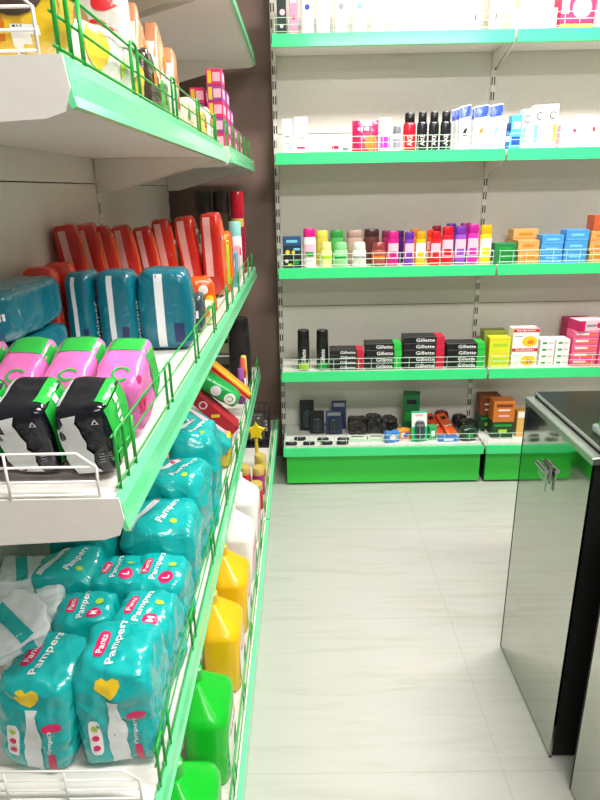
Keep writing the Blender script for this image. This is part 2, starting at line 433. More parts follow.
# ------------------------------------------------------------------ product builders
def carton(name, label, cat, loc, w, d, h, m, rot=0, group=None, prints=(), bev=.0012):
    """box standing on loc, prints: (part name, material, shape, face, local (a, b) on the face from its centre, spin)"""
    t = thing(name, label, cat, loc, rot, group)
    MB().box(-w/2, w/2, -d/2, d/2, 0, h).bevel(bev, 1).build('box_body', m, t)
    for p in prints:
        pn, pm, sh, face = p[:4]; a, b = p[4] if len(p) > 4 else (0, 0); sp = p[5] if len(p) > 5 else 0
        lvl = p[6] if len(p) > 6 else 1
        if face == 'front': org = (a, -d/2, h/2+b)
        elif face == 'right': org = (w/2, a, h/2+b)
        elif face == 'left': org = (-w/2, a, h/2+b)
        else: org = (a, b, h)
        decal(t, pn, pm, sh, org, face, sp, off=.0004*lvl)
    return t
BOT = {
 'shampoo': dict(prof=[(.86,0),(.95,.02),(1,.12),(1,.55),(.97,.72),(.90,.78)], cap=[(.90,.78),(.95,.80),(.92,.96),(.82,1.0)], power=2.6),
 'flipped': dict(prof=[(.84,.16),(.90,.2),(1,.45),(1,.80),(.90,.95),(.7,1.0)], cap=[(.80,0),(.84,.01),(.84,.16)], power=2.6),
 'can':     dict(prof=[(.90,0),(1,.02),(1,.70),(.95,.74)], cap=[(.95,.74),(.97,.75),(.97,.97),(.86,1.0)], power=2),
 'roll':    dict(prof=[(.9,0),(1,.03),(1,.62),(.85,.70)], cap=[(.9,.70),(.92,.72),(.84,.96),(.7,1.0)], power=2.2),
 'neck':    dict(prof=[(.85,0),(1,.03),(1,.60),(.8,.72),(.42,.80),(.38,.86)], cap=[(.46,.86),(.46,.985),(.40,1.0)], power=2.3),
 'body_spray': dict(prof=[(.9,0),(1,.02),(1,.66),(.88,.73),(.72,.75)], cap=[(.74,.75),(.78,.76),(.78,.97),(.62,1.0)], power=2.2),
}
def bottle(name, label, cat, loc, w, d, h, m, capm, style='shampoo', labm=None, lab=(.2,.55), labm2=None, group=None, rot=0, text=None, textm=None, vertical=False):
    t = thing(name, label, cat, loc, rot, group); B = BOT[style]; R = w/2; ell = d/w
    MB().lathe([(r*R, z*h) for r, z in B['prof']], ell, 20, power=B['power']).build('bottle_body', m, t, smooth=True)
    body_ = t.children[0]
    MB().lathe([(r*R, z*h) for r, z in B['cap']], ell, 20, power=B['power']).build('cap', capm, t, smooth=True)
    def rad(z):
        P = B['prof']
        for (r0, z0), (r1, z1) in zip(P, P[1:]):
            if z0 <= z <= z1: return R*(r0+(r1-r0)*(z-z0)/(z1-z0+1e-9))
        return R
    if labm:
        zs = [lab[0]+(lab[1]-lab[0])*i/4 for i in range(5)]
        l = MB().band([(rad(z), z*h) for z in zs], ell, PI*1.5-1.0, PI*1.5+1.0, power=B['power']).build('label', labm, t, smooth='all')
        if labm2:
            zm = (lab[0]*.55+lab[1]*.45); MB().band([(rad(z), z*h) for z in (lab[0]+.03, zm)], ell, PI*1.5-.6, PI*1.5+.6, power=B['power'], off=.0011).build('label_picture', labm2, l, smooth='all')
    if text:
        z = (lab[0]+lab[1])/2
        sh = s_text(text, (lab[1]-lab[0])*h if not vertical else w*.42, width=(w*.8 if not vertical else (lab[1]-lab[0])*h))
        decal(t, 'lettering', textm or T_WHITE, sh, (0, 0, z*h), 'front', PI/2 if vertical else 0, body_, .0022)
    return t
def pouch(name, label, cat, loc, w, d, h, m, rot=0, group=None, topm=None, prints=(), slant=0.0):
    """stand-up pouch: thick at the bottom, flat crimped top"""
    t = thing(name, label, cat, loc, rot, group); n = 8; mb = MB(); rows = []
    for j in range(n+1):
        v = j/n; th = d/2*(1-v**2.2)+.0012; row = []
        for k in range(16):
            a = 2*PI*k/16; c, s = math.cos(a), math.sin(a); q = (abs(c)**5+abs(s)**5)**(-1/5) if v < .01 else (abs(c)**3+abs(s)**3)**(-1/3)
            x = w/2*max(-1, min(1, q*c)); row.append(mb.bm.verts.new((x, th*q*s, h*v*(1+slant*(x/w)))))
        rows.append(row)
    for A, B in zip(rows, rows[1:]):
        for k in range(16): mb.bm.faces.new((A[k], A[(k+1)%16], B[(k+1)%16], B[k]))
    mb.bm.faces.new(rows[0][::-1]); mb.bm.faces.new(rows[-1])
    body = mb.build('pouch_body', m, t, smooth=True)
    if topm: decal(t, 'top_band', topm, ([(x*w*.98/6, (h*.12)*(j)+h*(slant*x*.98/6)) for j in (-1.2, -.8, -.4, 0, .4, .8) for x in (-2.9,-2,-1,0,1,2,2.9)], [(7*r_+i, 7*r_+i+1, 7*r_+i+8, 7*r_+i+7) for r_ in range(5) for i in range(6)]), (0, 0, h*.88), 'front', 0, body)
    for pn, pm, sh, (a, b) in prints: decal(t, pn, pm, sh, (a, 0, h/2+b), 'front', 0, body)
    return t

# positions on the back shelving: columns of the photograph -> metres on a plane at depth Y
def span(px0, px1, ytop, Y, zb):
    a = at_y(px0, ytop, Y); b = at_y(px1, ytop, Y)
    return (a.x+b.x)/2, abs(b.x-a.x)*.965, a.z-zb

exec_order = []
# ---- shelf A (top of the back shelving)
zA = BZ['A']+.0008
def boxA(px0, px1, h, m, label, cat='box', Y=2.90, d=.06, prints=(), name='carton', group=None):
    x, w, _ = span(px0, px1, 30, Y, zA)
    return carton(name, label, cat, (x, Y+d/2, zA), w, d, h, m, group=group, prints=prints(w, h) if callable(prints) else prints)
boxA(277, 286.5, .22, card('greenblack', (30, 52, 44)), 'dark green carton at the left end of the top back shelf',
     prints=lambda w, h: [('picture', T_PALE, s_disc(w*.3), 'front', (.004, -.02)), ('label', T_NAVY, s_rect(w*.8, h*.3), 'front', (0, .06)), ('label', T_WHITE, s_disc(w*.18), 'front', (0, -.07))])
boxA(289.5, 298, .22, card('pinkpack', (238, 150, 178)), 'slim pink carton beside the dark green one on the top back shelf',
     prints=lambda w, h: [('label', T_WHITE, s_rect(w*.7, h*.16), 'front', (0, .03)), ('picture', T_PINK, s_disc(w*.22), 'front', (0, -.04))])
lotion = plastic('lotion_white', (240, 240, 236))
cream = plastic('cream', (244, 240, 206))
for k, (a, b, hh, lab, lm, st) in enumerate([
    (301, 314, .24, 'white bottle with a blue mark beside the slim pink carton', T_BLUE, 'shampoo'),
    (316, 330, .20, 'white bottle with a pink mark, second bottle from the left on the top back shelf', T_PALE, 'shampoo'),
    (334, 348, .22, 'white bottle with a plain pale label, third from the left on the top back shelf', T_GREY, 'flipped'),
    (352, 366, .21, 'white bottle with a sky-blue label near the middle of the top back shelf', T_SKY, 'shampoo'),
    (371, 385, .23, 'tall white bottle standing right of the sky-blue labelled one on the top back shelf', T_WHITE, 'neck'),
    (391, 405, .21, 'white bottle with an upside-down cap in the middle of the top back shelf', T_WHITE, 'flipped'),
    (411, 424, .20, 'white bottle left of the two cream bottles on the top back shelf', T_WHITE, 'shampoo'),
    (440, 450, .12, 'left of the two short cream bottles on the top back shelf', T_WHITE, 'roll'),
    (453, 464, .12, 'right of the two short cream bottles on the top back shelf', T_WHITE, 'roll'),
    (468, 480, .20, 'white bottle with a narrow black mark, right of the short cream bottles', T_BLACK, 'shampoo'),
    (488, 500, .20, 'white bottle with a black mark at the joint of the two top back shelves', T_BLACK, 'shampoo')]):
    x, w, _ = span(a, b, 30, 2.93, zA)
    o = bottle('lotion_bottle', lab, 'bottle', (x, 2.93, zA), w, w*.6, hh, cream if hh == .12 else lotion, lotion, st, labm=T_WHITE, group='white bottles on the top back shelf')
    decal(o, 'mark', lm, s_rect(.006, .03) if lm is T_BLACK else s_disc(w*.2), (0, -w*.32, .06 if lm is T_BLACK else .11), 'front')
pouch('yellow_bag', 'yellow and white bag above the joint of the two top back shelves', 'bag', (at_y(506, 10, 3.03).x, 3.03, zA), .12, .05, .25, film('paleyellow', (250, 240, 150)), prints=[('label', T_WHITE, s_disc(.03), (0, 0))])
for k, (a, b) in enumerate([(514, 534), (535, 556)]):
    boxA(a, b, .085, card('whitebox', (244, 243, 240)), ['white carton with faint print lines, left of a pair on the top back shelf', 'white carton with faint print lines, right of a pair and beside the pink disc box'][k],
         prints=lambda w, h: [('print_line', T_GREY, s_rect(w*.7, .004), 'front', (0, .02)), ('print_line', T_GREY, s_rect(w*.7, .003), 'front', (0, -.022))], group='white cartons on the top back shelf')
boxA(558, 593, .16, card('hotpink', (232, 30, 96)), 'hot pink box with a round white dial picture on the top back shelf', d=.08,
     prints=lambda w, h: [('dial_ring', T_GREY, s_disc(.040), 'front', (.018, .004)), ('dial', T_WHITE, s_disc(.035), 'front', (.018, .006), 0, 2), ('label', T_WHITE, s_rect(.03, .05), 'front', (-.05, .008)), ('stripe', T_YEL, s_rect(w*.96, .025), 'front', (0, -.066)), ('stripe', T_YEL, s_rect(w*.8, .02), 'front', (0, .068)), ('dot', T_RED, s_disc(.008), 'front', (.055, .075), 0, 2)])
boxA(595, 622, .13, card('whitebox'  , (244, 243, 240)), 'white box with pink ring right of the hot pink box', prints=lambda w, h: [('ring', T_PINK, s_ring(.02, .028), 'front', (-.02, .02))])

# ---- shelf B
zB = BZ['B']+.0008
def boxB(px0, px1, yt, m, label, cat='box', Y=2.89, d=.05, prints=(), name='carton', group=None, rot=0):
    x, w, h = span(px0, px1, yt, Y, zB)
    return carton(name, label, cat, (x, Y+d/2, zB), w, d, h, m, group=group, rot=rot, prints=prints(w, h) if callable(prints) else prints)
wcard = card('white', (246, 245, 242))
boxB(281.5, 292, 119, wcard, 'slim white carton with small print at the left end of the second back shelf', prints=lambda w, h: [('print_line', T_GREY, s_rect(w*.5, .006), 'front', (0, .0)), ('print_line', T_BLACK, s_rect(w*.5, .004), 'front', (0, -.03))])
boxB(293.5, 307.5, 117, wcard, 'wider white carton beside the slim white one on the second back shelf', prints=lambda w, h: [('print_line', T_GREY, s_rect(w*.5, .006), 'front', (.004, -.01)), ('print_line', T_PINK, s_rect(w*.6, .008), 'front', (0, -.05))])
for k, (a, b, yt, c, lab) in enumerate([(318, 330, 142, T_PALE, 'small pale pink pack, left of a low row on the second back shelf'), (329.5, 341, 139.5, T_PINK, 'small white and pink pack, middle of a low row on the second back shelf'), (340.5, 351, 144, T_BLACK, 'small white pack with dark print at the right of a low row')]):
    boxB(a, b, yt, wcard, lab, prints=lambda w, h: [('label', c, s_rect(w*.6, h*.3), 'front', (0, -h*.12)), ('print_line', T_PALE, s_rect(w*.7, h*.12), 'front', (0, h*.25))], group='small packs on the second back shelf')
x, w, h = span(352, 379.5, 120.5, 2.9, zB)
o = pouch('wipes_pouch', 'hot pink pouch with an orange circle on the second back shelf', 'pouch', (x, 2.915, zB), w, .05, h, film('hotpink', (228, 22, 96)),
      prints=[('label', T_ORANGE, s_disc(.032, sx=.9), (.024, -.028)), ('lettering', T_WHITE, s_scrawl(.05, .016, 4), (-.01, .03)), ('print_line', T_PALE, s_rect(.04, .006), (-.02, 0))])
x, w, h = span(380, 392.5, 117.5, 2.9, zB)
pouch('white_pouch', 'white pouch with a magenta lower half beside the hot pink pouch', 'pouch', (x, 2.915, zB), w, .04, h, film('white', (246, 244, 244)), prints=[('label', mat('print_magenta', (222, 30, 200)), s_rect(w*.8, h*.33, 0, 0, 3, 3), (0, -h*.22)), ('picture', T_PALE, s_rect(w*.7, h*.1, 0, 0, 3, 1), (0, .004))])
x, w, h = span(393, 402, 126, 2.9, zB)
bottle('roll_on', 'small white bottle with grey label between the pouch and the red bottle', 'bottle', (x, 2.91, zB), w, w*.7, h, lotion, plastic('grey', (120, 124, 134)), 'roll', labm=T_GREY, lab=(.15, .5))
AXB = plastic('axe_black', (24, 26, 30), .25); AXR = plastic('axe_red', (212, 22, 48), .25); CAPB = plastic('cap_black', (18, 18, 20), .3)
axe = []
for k, (a, b, yt, m, lab) in enumerate([(404, 417.3, 112.5, AXR, 'red body spray bottle with a black cap on the second back shelf'),
    (418, 429, 111.5, AXB, 'black body spray bottle right beside the red one'), (430, 440.7, 111.5, AXB, 'black body spray bottle in the middle of the three black ones'), (441.7, 453, 111, AXB, 'black body spray bottle rightmost of three, next to the white pouches')]):
    x, w, h = span(a, b, yt, 2.9, zB)
    bottle('body_spray', lab, 'bottle', (x, 2.915, zB), w, w*.62, h, m, CAPB, 'body_spray', labm=T_BLACK if m is AXB else T_RED, lab=(.14, .42), group='body spray bottles', text='AXE', vertical=True)
wp = film('pouchwhite', (244, 244, 246)); bt = film('pouchblue', (58, 92, 214))
for k, (a, b, yt, Y, tx, tm, lab) in enumerate([
    (452, 462, 109, 2.98, None, None, 'white refill pouch with blue top, hindmost of the left three'), (456, 467, 107.5, 2.945, None, None, 'white refill pouch with blue top, middle one of the left three'), (460, 471.5, 105.5, 2.91, 'dark', T_BLACK, 'white refill pouch with blue top and a dark mark, front of the left three'),
    (472, 483, 107, 2.95, None, None, 'white refill pouch with blue top behind the orange-marked pouch'), (474.5, 489.5, 105.5, 2.91, 'orange', T_ORANGE, 'white refill pouch with blue top and an orange mark'),
    (489.8, 504, 104.5, 2.92, 'sky', T_SKY, 'white refill pouch with blue top at the right end of the left bay')]):
    x, w, h = span(a, b, yt, Y, zB)
    pouch('refill_pouch', lab, 'pouch', (x, Y, zB), w, .026, h, wp, group='white refill pouches with blue tops', topm=bt, slant=.05,
          prints=[('mark', tm, join_shapes(s_poly([(-.010, -.012), (.006, -.012), (.012, .012), (-.002, .006)]), s_rect(.018, .004, 0, -.02)), (0, -.01))] if tx else ())
x, w, h = span(507.5, 512, 123, 2.9, zB)
bottle('blue_bottle', 'small blue bottle at the left end of the right bay on the second shelf', 'bottle', (x, 2.91, zB), w, w, h, plastic('blue', (40, 110, 200)), plastic('navy', (24, 50, 120)), 'roll', labm=T_WHITE, lab=(.3, .5))
cy = card('cyan', (80, 196, 222))
boxB(512.5, 523, 115, cy, 'cyan carton standing beside the small blue bottle', prints=lambda w, h: [('label', T_WHITE, s_rect(w*.7, h*.2), 'front', (0, h*.2)), ('label', T_BLUE, s_rect(w*.8, h*.25), 'front', (0, -h*.25))])
CARC = join_shapes(s_ring(.011, .0155, 0, 0, .7, 5.6))
for a, b, yt, lab, e in [(523.5, 534, 109, 'white carton with black letter C, shortest and leftmost of three', T_SKY), (535, 547.5, 105, 'white carton with pale blue side, middle one of three lettered cartons', T_SKY), (549, 560, 104, 'white carton with black letter C over yellow, right of three', T_YEL)]:
    boxB(a, b, yt, wcard, lab, prints=lambda w, h: [('lettering', T_BLACK, CARC, 'front', (0, h*.25)), ('label', e, s_rect(w*.35, h*.4), 'front', (w*.25 if e is T_YEL else -w*.25, -h*.15))], group='white lettered cartons')
boxB(561, 578, 124.5, card('blush', (240, 196, 196)), 'low blush pink box between the white lettered cartons and a white box', prints=lambda w, h: [('label', T_WHITE, s_rect(w*.55, h*.4), 'front', (-.01, 0)), ('picture', T_PINK, s_disc(.008), 'front', (.025, .02))])
boxB(578.5, 590, 115, wcard, 'plain white carton right of the blush pink box', prints=lambda w, h: [('print_line', T_GREY, s_rect(w*.5, .004), 'front', (0, -.01))])
boxB(590.8, 603, 116, wcard, 'white carton with red print at the right edge of the picture', prints=lambda w, h: [('print_line', T_RED, s_rect(w*.2, .02), 'front', (-.005, .01))])

# ---- shelf C: shampoos and soaps
zC = BZ['C']+.0008
def botC(px0, px1, yt, Y, m, capm, label, style='shampoo', labm=None, labm2=None, lab=(.2, .62), group='shampoo bottles on the third back shelf', name='shampoo_bottle', dr=.62):
    x, w, h = span(px0, px1, yt, Y, zC)
    w = max(w, .01)
    return bottle(name, label, 'bottle', (x, Y, zC), w, w*dr, h, m, capm, style, labm, lab, labm2, group)
P = plastic
dk = card('dark_teal', (24, 44, 58))
def stackC(px0, px1, Y, d, items, z0=None):
    z = z0 or zC
    x, w, _ = span(px0, px1, 250, Y, zC)
    for h, m, label, name, prints in items:
        carton(name, label, 'box', (x, Y+d/2, z), w, d, h, m, prints=prints(w, h) if callable(prints) else prints, group=None); z += h+.0006
stackC(282.5, 301.5, 2.875, .06, [
  (.052, card('black', (28, 30, 32)), 'black and green carton, lowest of the dark stack at the left of the third shelf', 'carton', lambda w, h: [('picture', T_GREEN, s_disc(.012), 'front', (.02, 0)), ('picture', T_WHITE, s_disc(.008), 'front', (-.025, .004)), ('picture', T_LIME, s_rect(.02, .01), 'front', (-.01, -.012))]),
  (.045, dk, 'dark carton with yellow spots, middle one of the dark stack on the third shelf', 'carton', lambda w, h: [('picture', T_YEL, s_disc(.010), 'front', (-.02, -.005)), ('picture', T_YEL, s_disc(.008), 'front', (.006, -.006)), ('label', T_SKY, s_rect(.03, .01), 'front', (.022, .008))]),
  (.040, card('steel_blue', (40, 78, 120)), 'steel blue carton, topmost of the dark stack on the third shelf', 'carton', lambda w, h: [('label', T_SKY, s_rect(w*.6, h*.3), 'front')])])
botC(302.5, 316, 228.5, 2.89, P('white', (244, 243, 240)), P('magenta', (226, 24, 134)), 'white bottle with a magenta cap on the third back shelf', labm=T_PALE, labm2=T_GREEN, lab=(.25, .6))
botC(315, 328.5, 230.5, 3.0, P('mustard', (214, 196, 70)), P('mustardcap', (230, 214, 90)), 'mustard yellow bottle behind the pale yellow one')
botC(320.5, 332, 242, 2.9, P('paleyellow', (240, 236, 160)), P('paleyellowcap', (226, 224, 150)), 'short pale yellow bottle in front of the mustard one', 'roll', labm=T_LIME, lab=(.3, .45))
botC(329.5, 344, 230, 3.0, P('green', (70, 176, 84)), P('greencap', (50, 150, 64)), 'green bottle behind the short pale green one')
botC(333.5, 348, 242, 2.9, P('palegreen', (160, 224, 160)), P('palegreencap', (130, 206, 140)), 'short pale green bottle in front of the green one', 'roll', labm=T_GREEN, lab=(.3, .42))
botC(346, 363.5, 230, 3.0, P('tan', (190, 160, 146)), P('tancap', (176, 146, 134)), 'tan bottle behind the short white one')
botC(352, 366.5, 242, 2.9, P('offwhite', (236, 234, 222)), P('offwhitecap', (214, 220, 206)), 'short off-white bottle in front of the tan one', 'roll', labm=T_GREY, lab=(.3, .42))
botC(363.5, 380, 229, 3.0, P('brown', (92, 46, 42)), P('browncap', (64, 32, 32)), 'dark brown bottle behind the short rust-coloured one')
botC(371.5, 386, 242.5, 2.9, P('rust', (176, 84, 70)), P('rustcap', (142, 60, 54)), 'short rust-coloured bottle in front of the dark brown one', 'roll', labm=T_ORANGE, lab=(.3, .42))
botC(381.5, 391.5, 230.5, 3.0, P('plum', (150, 40, 84)), P('plumcap', (120, 30, 66)), 'plum bottle behind the magenta bottle left of the purple ones')
row = [(387.5, 399.2, 231.5, 'magenta', (226, 40, 150), (200, 26, 130), 'magenta bottle with pale label, leftmost of the bright front row on the third shelf', 2.9),
 (404.5, 415, 232, 'purple', (128, 60, 176), (96, 40, 150), 'purple bottle with pale label between magenta and yellow bottles', 2.9),
 (415.8, 426.5, 231.5, 'amber', (250, 190, 30), (240, 150, 20), 'amber yellow bottle between the purple and red bottles', 2.9),
 (427.3, 434.5, 229.5, 'orangered', (240, 80, 40), (226, 50, 30), 'slim orange-red bottle just right of the amber one', 2.93),
 (431, 441.5, 231.5, 'red', (232, 34, 40), (214, 20, 30), 'short red bottle in front, left of the taller red one', 2.885),
 (442.2, 454.5, 226.5, 'scarlet', (226, 28, 50), (196, 16, 40), 'taller scarlet bottle with pale label left of the violet one', 2.9),
 (455.3, 467.2, 226, 'violet', (150, 80, 200), (110, 50, 160), 'violet bottle with pale label right of the tall scarlet one', 2.9),
 (468, 479.8, 224.5, 'fuchsia', (224, 48, 170), (186, 26, 140), 'fuchsia bottle with pale label right of the violet one', 2.9),
 (480.6, 493, 225, 'yellow', (250, 204, 40), (250, 170, 20), 'yellow bottle with orange cap at the right end of the bottle row', 2.9)]
for a, b, yt, n, c, cc, lab, Y in row:
    botC(a, b, yt, Y, P(n, c), P(n+'cap', cc), lab, labm=T_PALE if n not in ('yellow', 'amber') else T_WHITE, labm2=P(n, c), lab=(.22, .66))
for a, b, yt, n, c, lab in [(395.5, 404.5, 230.5, 'deeppurple', (70, 30, 100), 'deep purple bottle behind the gap between magenta and purple bottles'), (432, 442, 225.5, 'wine', (150, 20, 40), 'wine red bottle in the back row behind the short red one'), (446, 457, 223.5, 'indigo', (84, 50, 140), 'indigo bottle in the back row behind the scarlet one'), (460, 472, 223, 'deepfuchsia', (160, 30, 110), 'deep fuchsia bottle in the back row behind the violet one'), (410, 420, 229, 'orange', (236, 130, 30), 'orange bottle in the back row behind the purple and amber ones')]:
    botC(a, b, yt, 3.0, P(n, c), P(n+'c', tuple(int(v*.8) for v in c)), lab)
sg, stn, sb, so = card('soap_green', (26, 128, 64)), card('soap_tan', (206, 160, 92)), card('soap_blue', (72, 152, 214)), card('soap_rust', (196, 90, 50))
def soap_stack(px0, px1, Y, n, m, hs, colour, where, d=.075, z0=None, pr=None):
    names = {1: [''], 2: ['lower one', 'upper one'], 3: ['lowest', 'middle one', 'topmost'], 4: ['lowest', 'second from the bottom', 'third from the bottom', 'topmost']}[n]
    x, w, _ = span(px0, px1, 250, Y, zC); z = z0 or zC; first = None
    for k in range(n):
        lab = f'{colour} soap box, {names[k]} of {where}'
        jx = random.uniform(-.003, .003)
        if first is None:
            first = carton('soap_box', lab, 'box', (x+jx, Y+d/2, z), w, d, hs, m, group='soap boxes on the third back shelf', prints=[('print_line', pr or T_WHITE, s_rect(w*.55, hs*.22), 'front', (0, .002)), ('edge_band', pr or T_WHITE, s_rect(w*.9, hs*.06), 'front', (0, -hs*.36))])
        else: dup(first, (x+jx, Y+d/2, z), lab)
        z += hs+.0006
soap_stack(495, 517, 2.88, 2, sg, .045, 'green', 'the green pair at the left of the right bay', pr=T_GREEN)
soap_stack(518, 540, 2.88, 2, stn, .051, 'tan', 'the front tan pair beside the green boxes', pr=T_ORANGE)
soap_stack(512, 538, 2.985, 3, stn, .048, 'tan', 'the tan stack behind the green boxes', pr=T_ORANGE)
soap_stack(541, 563.5, 2.88, 3, sb, .041, 'blue', 'the left blue stack beside the tan pair', pr=T_SKY)
soap_stack(564.5, 588, 2.88, 3, sb, .048, 'blue', 'the taller right blue stack', pr=T_SKY)
soap_stack(589.5, 612, 2.88, 3, stn, .046, 'tan', 'the tan stack under a rust box', pr=T_ORANGE)
xr, wr_, _ = span(589, 612, 250, 2.88, zC)
carton('soap_box', 'rust-coloured soap box on top of the tan stack at the right edge', 'box', (xr+.006, 2.92, zC+.1408), wr_, .075, .066, so, prints=[('print_line', T_ORANGE, s_rect(.06, .015), 'front')])

# ---- shelf D: razors and soap
zD = BZ['D']+.0008
GB = card('razor_black', (24, 25, 27), .4); GR = card('razor_red', (206, 24, 62)); GG = card('razor_green', (40, 196, 70))
for a, b, lab in [(297, 309.5, 'black shaving gel can with lime foot, left of the pair'), (316, 328.5, 'black shaving gel can with dark green foot, right of the pair')]:
    x, w, h = span(a, b, 330, 2.9, zD)
    o = bottle('shaving_gel_can', lab, 'can', (x, 2.905, zD), w, w, h, P('canblack', (24, 26, 28)), CAPB, 'can', group='shaving gel cans', labm=T_LIME if a < 300 else T_GREEN, lab=(.03, .2))
    decal(o, 'lettering', T_WHITE, s_text('Gillette', w*.36, width=h*.36, bold=.01), (0, -w/2-.0016, h*.36), 'front', PI/2)
def razor_stack(px0, px1, Y, n, hs, endm, where, d=.09):
    x, w, _ = span(px0, px1, 355, Y, zD); z = zD; first = None
    names = {2: ['lower', 'upper'], 3: ['lowest', 'middle one', 'topmost'], 4: ['lowest', 'second up', 'third up', 'topmost'], 5: ['lowest', 'second up', 'middle one', 'fourth up', 'topmost']}[n]
    en = 'red' if endm is GR else 'green'
    for k in range(n):
        lab = f'black razor box, {en} end, {names[k]} of {where}'
        if first is None:
            ew = w*.2
            first = carton('razor_box', lab, 'box', (x, Y+d/2, z), w, d, hs, GB, group='black razor boxes on the fourth back shelf',
                prints=[('coloured_end', endm, s_rect(ew, hs*.94), 'front', (w/2-ew/2, 0)), ('coloured_end', endm, s_rect(ew, d*.96), 'top', (w/2-ew/2, 0)), ('lettering', T_WHITE, s_text('Gillette', hs*.55, width=w*.46, bold=.014), 'front', (w*.03, 0))])
        else: dup(first, (x+random.uniform(-.002, .002), Y+d/2, z), lab)
        z += hs+.0006
razor_stack(329.5, 364, 2.875, 4, .0245, GR, 'the stack beside the gel cans')
razor_stack(365, 402, 2.875, 4, .0315, GG, 'the second stack from the gel cans')
razor_stack(403, 445, 2.875, 5, .0310, GR, 'the tallest stack in the middle')
razor_stack(446, 485.5, 2.875, 4, .0300, GG, 'the stack beside the lime yellow boxes')
ye = card('lime_yellow', (222, 226, 40)); ol = card('olive', (150, 158, 50))
def plain_stack(px0, px1, Y, n, hs, m, names, d, prints, group, z0=None, rot=0, nm='soap_box', ym=355):
    x, w, _ = span(px0, px1, ym, Y, zD); z = z0 or zD; first = None
    for k in range(n):
        if first is None: first = carton(nm, names[k], 'box', (x, Y+d/2, z), w, d, hs, m, rot=rot, group=group, prints=prints(w, hs))
        else: dup(first, (x, Y+d/2, z), names[k])
        z += hs+.0006
plain_stack(488.5, 510, 2.875, 2, .073, ye, ['lime yellow soap box, lower of the pair', 'lime yellow soap box, upper of the pair'], .06, lambda w, h: [('print_line', T_LIME, s_rect(w*.7, h*.2), 'front', (0, 0)), ('edge_band', T_YEL, s_rect(w*.95, h*.1), 'front', (0, h*.4))], 'lime yellow soap boxes')
plain_stack(482.5, 506, 2.97, 3, .052, ol, ['olive box at the bottom behind the lime yellow pair', 'olive box in the middle behind the lime yellow pair', 'olive box on top behind the lime yellow pair'], .08, lambda w, h: [('print_line', T_LIME, s_rect(w*.7, h*.15), 'front')], 'olive boxes behind the lime yellow ones')
plain_stack(511, 537.5, 2.875, 2, .094, wcard, ['white soap box with red band and yellow lemon, lower of the pair', 'white soap box with red band and yellow lemon, upper of the pair'], .07,
    lambda w, h: [('red_band', T_RED, s_rect(w*.99, h*.17), 'front', (0, h*.40)), ('lettering', T_WHITE, s_scrawl(w*.75, h*.07, 9), 'front', (0, h*.40), 0, 2), ('picture', T_YEL, s_disc(.026, sx=1.4), 'front', (w*.16, -h*.16)), ('picture', T_ORANGE, s_disc(.010, sx=1.6), 'front', (w*.2, -h*.2), 0, 2), ('print_line', T_GREY, s_rect(w*.3, .004), 'front', (-w*.28, .01)), ('red_band', T_RED, s_rect(w*.98, .016), 'top', (0, -.024))], 'white soap boxes with lemon')
for c, (a, b) in enumerate([(539, 554), (554.8, 569)]):
    col = ['left', 'right'][c]
    plain_stack(a, b, 2.885, 4, .032, wcard, [f'small white box, {r} of the {col} column beside the lemon soap' for r in ('lowest', 'second from the bottom', 'third from the bottom', 'topmost')], .08,
        lambda w, h: [('print_line', T_GREEN, s_rect(w*.3, h*.3), 'front', (-w*.2, 0)), ('print_line', T_PALE, s_rect(w*.35, h*.3), 'front', (w*.2, 0))], 'small white boxes')
pk = card('pink', (236, 92, 142)); pkd = card('deep_pink', (196, 34, 96))
def pinkp(w, h): return [('stripe', T_ORANGE, s_rect(w*.75, h*.24), 'front', (w*.05, -.002)), ('stripe', T_WHITE, s_rect(w*.5, h*.3), 'front', (-w*.15, .004)), ('edge_band', T_PALE, s_rect(w*.97, h*.08), 'front', (0, h*.43)), ('edge_band', T_PALE, s_rect(w*.9, .05), 'top', (0, 0))]
plain_stack(571, 597, 2.875, 5, .0335, pk, [f'pink soap carton with orange stripe, {r} of the near stack' for r in ('lowest', 'second from the bottom', 'third', 'fourth', 'fifth and topmost')], .085, pinkp, 'pink soap cartons')
plain_stack(597.8, 624, 2.875, 5, .0335, pk, [f'pink soap carton, {r} of the stack cut by the picture\'s right edge' for r in ('lowest', 'second up', 'third', 'fourth', 'topmost')], .085, pinkp, 'pink soap cartons')
plain_stack(566, 592, 2.985, 5, .04, pkd, [f'deep pink carton, {r} of the stack behind the pink soap cartons' for r in ('lowest', 'second from the bottom', 'third', 'fourth', 'topmost')], .11, lambda w, h: [('print_line', T_PINK, s_rect(w*.8, h*.2), 'front')], 'deep pink cartons at the back')
x, w, _ = span(571, 600, 330, 2.9, zD)
carton('soap_carton', 'large white and pink carton lying on top of the near pink stack', 'box', (x+.012, 2.918, zD+.1712), .135, .085, .052, card('whitepink', (244, 206, 216)), rot=.18, prints=[('edge_band', T_PINK, s_rect(.03, .05), 'front', (-.052, 0)), ('picture', T_PINK, s_disc(.014, sx=1.4), 'front', (.042, .0)), ('print_line', T_GREY, s_rect(.05, .012), 'front', (-.005, 0)), ('side', pkd, s_rect(.098, .05), 'left')])

